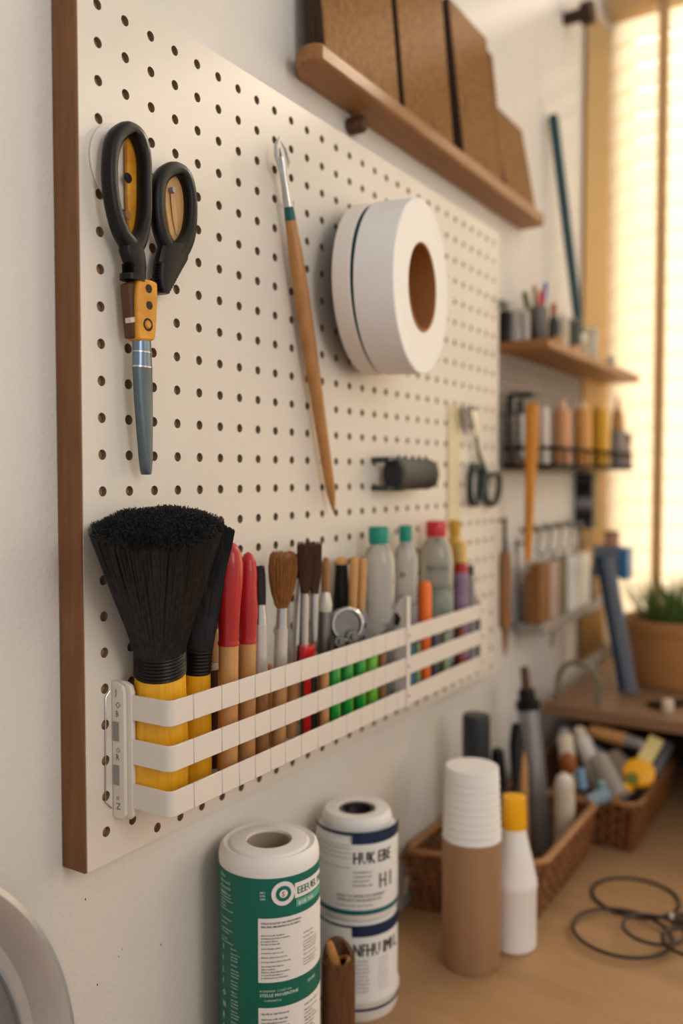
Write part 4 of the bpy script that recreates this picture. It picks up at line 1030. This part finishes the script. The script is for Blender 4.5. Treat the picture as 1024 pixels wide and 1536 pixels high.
# ------------------------------------------------------------------ round metal pan leaning on the wall (lower left)
Rp = .160; cz = DESK+Rp*math.cos(math.radians(7)); cp = Vector((.034, .222, cz)); axp = Vector((1,0,math.tan(math.radians(7)))).normalized()
pn = thing('metal_pan', 'round brushed metal pan standing on edge against the wall at the lower left', 'pan', Vector((cp.x,cp.y,DESK)))
m_pan = M('brushed_metal','c2c5ca',.3,.6,var=.1,vs=20,bump=.03,bs=200)
MB().ringlathe(cp, cp+axp, [(0,Rp-.030),(-.004,Rp-.026),(-.003,Rp-.020),(.010,Rp-.010),(.013,Rp-.004),(.011,Rp),(.007,Rp),(.008,Rp-.004),(-.001,Rp-.016),(-.008,Rp-.026),(-.006,Rp-.031)], 96, ref=Vector((0,0,1))).build('rolled_rim', m_pan, pn)
MB().lathe(cp-axp*.007, cp-axp*.003, [(0,Rp-.028),(1,Rp-.028)], 72, ref=Vector((0,0,1))).build('pan_bottom', M('pan_inside','77777a',.4,.6), pn)

# ------------------------------------------------------------------ riser at the back with pot, hoop, blue level
RXT = .92; RY0 = 1.312
rs_ = thing('bench_riser', 'dark brown wooden riser shelf standing on the back of the bench under the window', 'riser', (.3,1.5,DESK))
MB().box(.040, .62, RY0, YB-.01, RXT-.020, RXT).build('riser_top', M('riser_wood','8e6c50',.5,var=.25,vs=14,st=(.8,6,6)), rs_, bev=.003)
MB().box(.040, .052, RY0+.17, YB-.02, DESK+.0005, RXT-.020).build('side_panel', m_darkw, rs_)
MB().box(.608, .62, RY0+.02, YB-.02, DESK+.0005, RXT-.020).build('side_panel', m_darkw, rs_)
MB().box(.052, .608, YB-.13, YB-.118, DESK+.0005, RXT-.020).build('under_shade_panel', m_corkedge, rs_)  # panel coloured dark to stand for the shade beneath the riser top
# pot
pc = PZ(1004, 1032, RXT+.0); pc = Vector((pc.x, pc.y+.055, RXT)); Dp = depth(pc); rp = 76*Dp/FP
pt = thing('potted_plant', 'spiky green plant in a round tan wooden pot on the riser by the window', 'plant', pc)
hp = (1028-942)*Dp/FP+.012
m_pot = M('pot_wood','b07b45',.6,var=.15,vs=12,st=(1,1,5))
MB().vlathe(pc, [(rp*.86,0),(rp*.9,.003),(rp*.97,hp*.6),(rp*.98,hp*.83),(rp*1.02,hp*.84),(rp*1.03,hp),(rp*.97,hp+.001),(rp*.93,hp-.012),(rp*.2,hp-.014)], 56).build('pot', m_pot, pt)
random.seed(31); b = MB()
for k in range(210):
    a = random.random()*6.283; q = math.sqrt(random.random()); base = pc+Vector((math.cos(a)*q*rp*.6-.008, math.sin(a)*q*rp*.6, hp-.014))
    ln = random.uniform(.05,.092); out = q*random.uniform(.25,.75)
    dr = Vector((math.cos(a)*out, math.sin(a)*out, 1)).normalized(); sd = Vector((-math.sin(a), math.cos(a), 0)); wd = random.uniform(.0012,.0022)
    p1 = base+dr*ln*.5; p2 = base+dr*ln+Vector((math.cos(a),math.sin(a),0))*.006
    th_ = dr.cross(sd)*.0006
    b.rings([[base-sd*wd, base+th_, base+sd*wd, base-th_], [p1-sd*wd*.9, p1+th_, p1+sd*wd*.9, p1-th_], [p2-sd*.0003, p2+th_*.2, p2+sd*.0003, p2-th_*.2]])
b.build('leaves', M('leaf_green','66803f',.55,var=.4,vs=80), pt)
MB().vlathe(pc, [(rp*.90,hp-.016),(rp*.90,hp-.011)], 40).build('soil', m_corkedge, pt)
# wire hoop on riser
hy = 1.335; hx0, hx1 = PY(836,1060,hy).x, PY(897,1060,hy).x; zt_ = PY(866,994,hy).z; rr = (hx1-hx0)/2
pts = [Vector((hx0,hy,RXT+.002))]+[Vector(((hx0+hx1)/2-math.cos(a)*rr, hy, zt_-rr+math.sin(a)*rr)) for a in [math.pi*k/16 for k in range(17)]]+[Vector((hx1,hy,RXT+.002))]
tag(MB().tube(pts, .0043, 10, ref=Vector((0,1,0))).build('arched_stand', M('arch_grey','7d7464',.45,.3)), 'grey arched metal bar standing on the left end of the riser', 'stand')
# dark tray, white knob
A = PZ(975,1058,RXT+.004); 
tag(MB().bar(A, PZ(1060,1050,RXT+.004)+Vector((0,0,0)), .022, .006, ref=Vector((0,1,0))).build('flat_tray', m_black, bev=.002), 'flat black strip lying on the riser in front of the pot', 'tray')
A = PZ(1001,1068,RXT+.0005); A.y = max(A.y, RY0+.012)
tag(MB().vlathe(A, [(.007,0),(.0085,.003),(.0085,.014),(.0075,.018),(.003,.019)], 20).build('cabinet_bead', m_cream), 'small off-white round bead at the front of the riser', 'bead')
# blue level leaning + box
A = PZ(934,1046,RXT+.001); A.y += .03; B = PY(905, 835, A.y+.02)
lv = thing('blue_level', 'long blue and slate level standing on the riser and leaning toward the wall', 'level', A)
w_ = (B-A).normalized()
MB().bar(A-Vector((.006,0,-.003)), B-Vector((.006,0,0)), .012, .02, ref=Vector((1,0,0))).build('dark_face', M('deep_blue','0e3048',.45), lv, bev=.0015)
MB().bar(A+Vector((.0075,0,0.0)), B+Vector((.0075,0,0)), .015, .02, ref=Vector((1,0,0))).build('slate_face', M('slate_blue','69727f',.5), lv, bev=.0015)
A1 = PY(884, 866, B.y-.004); B1 = PY(934, 822, B.y-.004)
bx_ = thing('blue_box', 'slate blue box with a bright blue end resting on top of the leaning level', 'box', (A1+B1)/2)
MB().box(A1.x, B1.x-.010, B.y+.011, B.y+.05, A1.z, B1.z).build('box_body', MATS['slate_blue'], bx_, bev=.002)
MB().box(B1.x-.0095, B1.x+.004, B.y+.011, B.y+.05, A1.z-.003, B1.z-.002).build('bright_end', M('bright_blue','1d6ea3',.4), bx_, bev=.002)
c = Vector(((A1.x+B1.x)/2, B.y+.03, B1.z+.0003))
jr = thing('pink_jar', 'small pinkish brown jar standing on the slate blue box', 'jar', c)
MB().vlathe(c, [(.011,0),(.012,.002),(.012,.016),(.009,.019)], 20).build('jar_body', M('salmon','b98570',.5), jr)
MB().vlathe(c, [(.0125,.0185),(.0125,.0235),(.011,.025)], 20).build('lid', m_oldwood, jr)

# ------------------------------------------------------------------ right-hand wall: shelf, grid, tray, rail
S2 = 1.27+.181
s2 = thing('small_shelf', 'short brown wall shelf holding cups and jars beyond the right edge of the pegboard', 'shelf', (0,1.24,S2))
MB().box(.0008, .081, 1.206, 1.745, S2, S2+.014).build('shelf_board', m_shelfw, s2, bev=.0025)
SZ = S2+.0145
def onshelf(name, label, cat, px, X, secs, ytop, z=SZ, group=None, xt=None, Xt=None, **k):
    A = onbase(px, X, z, 520); B = PX(xt or px, ytop, X if Xt is None else Xt); yb = proj(A)[1]
    secs = [(n_, m_, [((yb if p is None else p), w) for p, w in l]) for n_, m_, l in secs]
    return rod(name, label, cat, A, B, secs, group, **k)
pl = onshelf('tiny_plant', 'tiny trailing plant in a black pot at the near end of the small shelf', 'plant', 757, .012, [('black_pot', m_black, [(None,18),(470,22),(468,20)]), ('stem', m_hair2, [(468,4),(455,4)])], 455)
random.seed(3); b = MB(); c = PX(752, 458, .024)
for k in range(40):
    a = random.random()*6.28; p = c+Vector((random.gauss(0,.006), random.gauss(0,.014), random.gauss(0,.004))); q = p+Vector((math.cos(a)*.008, math.sin(a)*.008, random.uniform(-.006,.004)))
    sd = Vector((-math.sin(a), math.cos(a), .2))*.003; m_ = (p+q)/2+Vector((0,0,.001))
    b.rings([[p, p+Vector((0,0,.0003)), p+Vector((0,.0003,.0003))], [m_-sd, m_+Vector((0,0,.0006)), m_+sd], [q, q+Vector((0,0,.0003)), q+Vector((0,.0003,.0003))]])
b.build('leaves', M('olive_leaf','6f7750',.6), pl)
m_glass = M('jar_glass','e8e4da',.1,trans=.55,ior=1.3,coat=.4)
onshelf('glass_jar', 'tapering clear glass jar beside the tiny plant on the small shelf', 'jar', 775, .020, [('glass', m_glass, [(None,30),(500,30),(470,18)]), ('stopper', m_cream, [(470,16),(464,15)])], 464)
onshelf('glass_vial', 'narrow bright glass vial left of the grey metal cup', 'vial', 788, .036, [('glass', m_glass, [(None,13),(470,12)]), ('stopper', m_white, [(470,9),(462,9)])], 462)
cupm = M('zinc','6c6862',.4,.7,var=.2,vs=40)
A = onbase(806, .038, SZ, 520)
cg = thing('metal_cup', 'grey metal cup full of markers on the small shelf', 'cup', A); Dc = depth(A); rc_ = 15*Dc/FP; hc = PX(806,462,.038).z-A.z
MB().vlathe(A, [(rc_*.92,0),(rc_,.002),(rc_*1.05,hc),(rc_*.98,hc),(rc_*.9,.004),(rc_*.1,.004)], 32).build('cup_body', cupm, cg)
for (x, y, w_, m_, dx, nm) in ((786,438,9,M('moss','5c6044',.5),-.006,'moss green marker at the left of the grey cup'), (801,428,7,m_oldwood,-.002,'thin brown marker leaning in the grey cup'), (812,436,9,m_red,.004,'bright red marker in the grey cup'), (818,424,7,M('royal','2a4ea0',.4),.006,'blue capped marker behind the red one in the grey cup')):
    P0 = A+Vector((0,dx,.005)); P1 = PX(x, y, .034+abs(dx)); P1 = Vector((P1.x, P1.y, P1.z)); r_ = w_/2*Dc/FP
    t = thing('marker', nm, 'marker', P0, 'markers in the grey cup')
    MB().lathe(P0, P1, [(0,r_*.8),(.7,r_*.8)], 12).build('barrel', m_dgrey, t); MB().lathe(P0, P1, [(.7,r_),(.96,r_),(1,r_*.6)], 12).build('cap', m_, t)
onshelf('dark_bottle', 'dark bottle with rust red cap in the middle of the small shelf', 'bottle', 830, .045, [('body', m_dgrey, [(None,20),(485,20),(475,10)]), ('cap', M('rust_cap','a2502f',.5), [(475,9),(455,8)])], 455)
onshelf('cream_jar', 'pale cream jar between the dark bottle and the dark cup', 'jar', 845, .045, [('body', m_cream, [(None,16),(478,16)]), ('lid', m_white, [(478,14),(472,14)])], 472)
onshelf('dark_cup', 'dark green-grey cup holding the long teal rod on the small shelf', 'cup', 862, .045, [('cup_body', M('cup_slate','4b5047',.5), [(None,17),(482,19)]), ('cup_rim', m_grey, [(482,20),(479,20)])], 479)
onshelf('clear_tumbler', 'clear glass tumbler right of the dark cup on the small shelf', 'glass', 886, .045, [('glass', m_glass, [(None,18),(495,20)]), ('rim', m_glass, [(495,21),(493,21)])], 493)
onshelf('small_stopper', 'tiny grey stopper near the far end of the small shelf', 'stopper', 916, .058, [('stem', m_grey, [(None,5),(545,6)]), ('ball_top', m_grey, [(545,10),(538,10),(533,4)])], 533)
for px, X in ((838,.070),(856,.070),(880,.072)):
    pass
A = onbase(836, .066, SZ, 530); tag(MB().lathe(A, A+Vector((0,0,.014)), [(0,.008),(.8,.009),(1,.006)], 16).build('wooden_bead', m_beech), 'round wooden bead at the near front edge of the small shelf', 'bead')
A = onbase(862, .068, SZ, 535); tag(MB().box(A.x-.006, A.x+.006, A.y-.012, A.y+.012, A.z, A.z+.010).build('wooden_block', m_beech, bev=.001), 'small flat wooden block at the front edge of the small shelf', 'block')
# long teal rod
A = PX(871, 478, .045); A.z = SZ+.034; B = PX(829, 172, .012)
tr = thing('teal_rod', 'long dark teal rod leaning on the wall above the small shelf', 'rod', A)
MB().lathe(A, B, [(0,.0078),(.985,.0082),(1,.006)], 18).build('rod_body', M('rod_teal','0f434d',.4), tr)
MB().lathe(A-Vector((0,0,.006)), A+(B-A)*.03, [(0,.006),(.3,.0095),(.9,.0095),(1,.0085)], 18).build('white_ferrule', m_white, tr)
# wire grid panel
gp = thing('wire_grid', 'grey wire grid panel on the wall below the small shelf', 'grid', (0,1.22,1.28))
b = MB(); y = 1.205
while y < 1.60: b.box(.003, .005, y-.0014, y+.0014, 1.275, S2-.002); y += .014
z = 1.28
while z < S2-.004: b.box(.0045, .0065, 1.203, 1.60, z-.0014, z+.0014); z += .014
b.build('wires', M('wire_grey','857a74',.5,.2), gp)
# tray with amber bottles
tz = 1.27+.012
ty0, ty1 = 1.235, 1.70; TX = .078
tr2 = thing('wire_tray', 'black wire tray on the wall holding amber bottles below the small shelf', 'tray', (0,ty0,tz))
MB().box(.001, TX, ty0, ty1, tz, tz+.003).build('tray_floor', M('tray_brown','4c3b30',.5), tr2)
for zz in (tz+.004, tz+.030):
    MB().tube([Vector((.003,ty0,zz)), Vector((TX,ty0,zz)), Vector((TX,ty1,zz)), Vector((.003,ty1,zz))], .0028, 8, ref=Vector((0,0,1))).build('wire_rail', M('tray_black','0d0b0a',.9,spec=.05), tr2)
for k in range(9):
    y = ty0+(ty1-ty0)*k/8; MB().tube([Vector((TX,y,tz)), Vector((TX,y,tz+.030))], .0014, 6).build('wire_upright', m_black, tr2)
TZ = tz+.0035
for i, (px, X, w_, yt, c_, c2, nm) in enumerate(((843,.050,25,600,'d79a68','e5bfa0','peach bottle with white neck, first of the three in the wire tray'),(874,.050,25,603,'e0a050','e8c99a','amber bottle with pale front, middle of the three in the wire tray'),(900,.050,25,606,'e2a915','e9c37a','bright yellow bottle, furthest of the three in the wire tray'))):
    onshelf('craft_bottle', nm, 'bottle', px, X, [('body', M('craft%d' % i, c_, .4, sub=.1), [(None,w_),(622,w_),(614,w_*.9)]), ('neck', M('neck%d' % i, c2, .5), [(614,w_*.5),(yt,w_*.4)])], yt, z=TZ, group='craft bottles in the wire tray')
onshelf('cone_bottle', 'tan cone topped bottle with grey base at the far end of the wire tray', 'bottle', 926, .058, [('grey_base', m_grey, [(None,22),(645,22)]), ('tan_cone', M('tan','c08e5c',.5), [(645,20),(620,17),(612,7),(596,5)])], 596, z=TZ)
onshelf('pink_tub', 'small dusty pink tub at the far tip of the wire tray', 'tub', 938, .064, [('body', M('dusty_pink','b08f86',.5), [(None,16),(662,17)]), ('lid', M('maroon','7a463c',.5), [(662,18),(650,18)])], 650, z=TZ)
onshelf('white_roll', 'upright white roll in the near end of the wire tray', 'roll', 822-6, .050, [('body', m_white, [(None,15),(612,15)]), ('rim', m_cream, [(612,13),(609,13)])], 609, z=TZ)
# dark clip tools at the near end of grid
item('grip_clamp', 'dark metal clamp hanging on the near side of the wire grid', 'clamp', (768,700), (764,590), 12, m_dsteel, 'jaw', m_black, .7, D0=1.30, D1=1.29)
item('chrome_punch', 'bright chrome punch hanging beside the dark clamp on the grid', 'tool', (782,690), (780,600), 15, m_steel, 'tip', m_dgrey, .8, D0=1.32, D1=1.31)
A = PX(768,592,.006); MB_ = MB().tube([A, A+Vector((.03,0,0)), A+Vector((.03,.03,0)), A+Vector((0,.03,0))], .003, 8, ref=Vector((0,0,1)))
tag(MB_.build('grid_hook', m_dgrey), 'dark square hook holding the clamp and punch on the grid', 'hook')
# long orange handled spatula hanging in front
A = PD(791, 842, 1.255); B = PD(799, 606, 1.255)
os_ = thing('orange_scraper', 'long orange wooden handled scraper hanging in front of the wire grid', 'scraper', A)
mO = M('orange_wood','d98d22',.45,var=.3,vs=30,st=(5,5,.7))
MB().lathe(A, B, [(0,.004),(.1,.006),(.5,.0075),(.62,.0095),(.8,.0105),(.97,.0105),(1,.008)], 18, .95, 1).build('handle', mO, os_)
MB().tube([Vector((.004,B.y+.005,B.z-.012)), Vector((B.x+.004,B.y,B.z-.012))], .0018, 8).build('hanging_peg', m_dsteel, os_)
MB().lathe(A-Vector((0,0,.014)), A+Vector((0,0,.008)), [(0,.006),(1,.004)], 14, .3, 1).build('blade', m_dsteel, os_)
# rail with hooks
RZ2 = 1.27-.083
rl = thing('hook_rail', 'dark metal rail with hanging hooks on the wall under the wire tray', 'rail', (0,1.3,RZ2))
MB().tube([Vector((.022,1.30,RZ2)), Vector((.022,1.66,RZ2))], .0032, 8).build('bar', m_dgrey, rl)
for y in (1.32, 1.64): MB().tube([Vector((.0005,y,RZ2)), Vector((.022,y,RZ2))], .003, 8).build('bracket', m_dgrey, rl)
for k in range(6):
    y = 1.325+.055*k; 
    pts = [Vector((.022+.006*math.cos(a), y, RZ2+.006*math.sin(a))) for a in [math.pi*(1-q/8) for q in range(9)]]+[Vector((.028,y,RZ2-.02)), Vector((.024,y,RZ2-.034)), Vector((.032,y,RZ2-.040)), Vector((.038,y,RZ2-.034))]
    t = MB().tube(pts, .0018, 6, ref=Vector((0,1,0))).build('s_hook', m_dsteel)
    tag(t, ('first','second','third','fourth','fifth','sixth')[k]+' dark hook from the near end of the hook rail', 'hook', 'hooks on the rail')
for k, (y, l, lab) in enumerate(((1.38,.030,'small dark binder clip hanging nearest on the hook rail'),(1.435,.034,'dark clip hanging in the middle of the hook rail'),(1.49,.030,'dark clip hanging at the far part of the hook rail'))):
    c = Vector((.034, y, RZ2-.040)); cl = thing('spring_clip', lab, 'clip', c-Vector((0,0,l)), 'spring clips on the rail')
    MB().prism([c+Vector((-.006,-.012,-l)), c+Vector((.006,-.012,-l)), c+Vector((.0015,-.012,-.006)), c+Vector((-.0015,-.012,-.006))], (0,.024,0)).build('jaw', m_dgrey, cl, bev=.001)
    MB().tube([c+Vector((0,-.006,-.008)), c+Vector((0,-.005,.003)), c+Vector((0,.005,.003)), c+Vector((0,.006,-.008))], .001, 6).build('wire_loop', m_steel, cl)
# wall trough with boxes
tz3 = 1.27-.224
tg = thing('wall_trough', 'narrow grey wall ledge carrying boxes and cards under the hook rail', 'ledge', (0,1.30,tz3))
MB().box(.0008, .050, 1.285, 1.70, tz3-.016, tz3).build('ledge_board', M('ledge_grey','9a918a',.6), tg, bev=.002)
MB().tube([Vector((.044,1.345,tz3-.016)), Vector((.044,1.345,tz3-.045))], .0022, 8).build('hanging_rod', m_dsteel, tg)
def boxon(name, label, cat, p0, p1, X, dep, ztop_py, mat, bev=.0015, lean=0):
    y0, y1 = PX(p0, 880, X).y, PX(p1, 880, X).y; zt_ = PX((p0+p1)/2, ztop_py, X).z; z0 = tz3+.0005
    o = MB().prism([(X-dep,y0,z0),(X,y0,z0),(X-lean,y0,zt_),(X-dep-lean,y0,zt_)], (0,y1-y0,0)).build(name, mat, bev=bev)
    return tag(o, label, cat)
t = boxon('cardboard_box', 'brown cardboard box at the near end of the grey wall ledge', 'box', 810, 825, .046, .024, 846, m_kraft)
boxon('card_stack', 'dusty pink card standing right of the brown box', 'card', 826, 838, .044, .020, 842, M('pinkish','b09a8c',.7))
boxon('card_stack', 'olive taupe card block in the middle of the wall ledge', 'card', 839, 851, .044, .026, 840, M('taupe','7d6f58',.7))
boxon('card_stack', 'white notepad standing on the wall ledge by the blue box', 'notepad', 853, 885, .044, .020, 833, m_paper)
boxon('card_stack', 'narrow brown card at the far end of the wall ledge', 'card', 887, 894, .044, .026, 850, M('umber','6d5347',.7))
# dark organiser column
cc0 = Vector((.002, 1.625, 1.27+.012)); 
og = thing('dark_organiser', 'dark narrow organiser hanging on the wall below the wire tray by the drape', 'organiser', (.02,1.60,1.27-.095))
MB().box(.001, .034, 1.60, 1.625, 1.27-.095, 1.27+.008).build('organiser_body', m_dgrey, og, bev=.002)
for z, m_ in ((-.022,m_black),(-.048,M('lilac_grey','8d8791',.5)),(-.078,m_black)):
    MB().box(.004, .032, 1.597, 1.6005, 1.27+z-.009, 1.27+z+.009).build('drawer', m_, og, bev=.001)
# hanging wooden tool and thin grey tool left of the ledge
A = PX(757, 985, .030); B = PX(757, 775, .030)
hw = thing('hanging_knife', 'wooden tool with dark top and pointed tip hanging right of the pegboard edge', 'tool', A)
MB().lathe(A, B, secprof(A, B, [(985,2),(970,7),(945,10),(940,19),(850,19),(828,17)]), 18, 1, 1).build('wooden_body', M('body_wood','9a6a45',.5,var=.3,vs=30,st=(4,4,.7)), hw)
MB().lathe(A, B, secprof(A, B, [(828,13),(815,11),(800,9),(792,10),(780,7),(775,3)]), 14, .6, 1).build('dark_top', m_dgrey, hw)
q = B-Vector((0,0,.006)); MB().tube([Vector((.0005,q.y,q.z)), Vector((.034,q.y,q.z))], .002, 8).build('nail', m_dsteel, hw)
A = PX(775, 975, .012); B = PX(775, 808, .012)
hg = thing('hanging_file', 'thin grey blue file hanging between the wooden tool and the brown box', 'file', A)
MB().lathe(A, B, secprof(A, B, [(975,2),(945,5),(925,9),(915,9),(895,4),(890,4),(885,9),(850,9),(845,6)]), 14, .5, 1).build('file_blade', M('file_grey','6f7880',.4,.5), hg)
MB().lathe(A, B, secprof(A, B, [(845,6),(830,7),(812,9),(808,5)]), 14, .6, 1).build('file_top', m_dgrey, hg)
q = PX(775,815,.0); MB().tube([Vector((.0005,q.y,q.z)), Vector((.016,q.y,q.z))], .002, 8).build('nail', m_dsteel, hg)
# wall marks
b = MB()
for (x, y, s) in ((128,1349,.0009),(241,1417,.0009),(183,1424,.0005),(146,1477,.0009),(178,1435,.0005),(320,1508,.0008)):
    c = PX(x, y, 0); b.lathe(c, c+Vector((.0003,0,0)), [(0,s),(1,s*.8)], 7, 1.0, .6, ref=Vector((0,0,1)))
o = b.build('paint_specks', m_ink); tag(o, 'tiny dark paint specks on the plaster below the pegboard', 'specks', kind='stuff')

# ------------------------------------------------------------------ light
W = bpy.data.worlds.new('sky'); SC.world = W; W.use_nodes = True; nt = W.node_tree; N = nt.nodes; L = nt.links
bg = N['Background']; tc = N.new('ShaderNodeTexCoord'); sp_ = N.new('ShaderNodeSeparateXYZ'); L.new(tc.outputs['Generated'], sp_.inputs[0])
rp = N.new('ShaderNodeValToRGB'); L.new(sp_.outputs['Y'], rp.inputs[0])
rp.color_ramp.elements[0].position = .35; rp.color_ramp.elements[0].color = (.57,.535,.50,1)
rp.color_ramp.elements[1].position = .75; rp.color_ramp.elements[1].color = (4.1,3.55,2.92,1)
L.new(rp.outputs[0], bg.inputs['Color']); bg.inputs['Strength'].default_value = 1.0
def lamp(kind, name, loc, rot, energy, col, **k):
    l = bpy.data.lights.new(name, kind); l.energy = energy; l.color = col
    for a, v in k.items(): setattr(l, a, v)
    o = bpy.data.objects.new(name, l); COL.objects.link(o); o.location = loc; o.rotation_euler = rot; return o
def aim(o, tgt): o.rotation_euler = (Vector(tgt)-o.location).to_track_quat('-Z','Y').to_euler()
s = lamp('SUN', 'low_sun', (1.2,4,3), (0,0,0), 3.2, (1,.88,.70), angle=math.radians(4)); aim(s, (.3,1.0,1.3))
s = lamp('AREA', 'room_fill_lamp', (1.75,.15,1.85), (0,0,0), 7.0, (1,.95,.89), shape='RECTANGLE', size=.5, size_y=.9); aim(s, (.05,.75,1.2))  # added area lamp on the unseen room side, for highlights and fill
SC.view_settings.view_transform = 'Standard'; SC.view_settings.look = 'None'; SC.view_settings.gamma = 1; SC.view_settings.exposure = .08
SC.view_settings.use_curve_mapping = False
SC.cycles.use_denoising = True; SC.cycles.max_bounces = 8; SC.cycles.transparent_max_bounces = 8; SC.cycles.sample_clamp_indirect = 4
SC.cycles.caustics_reflective = False; SC.cycles.caustics_refractive = False
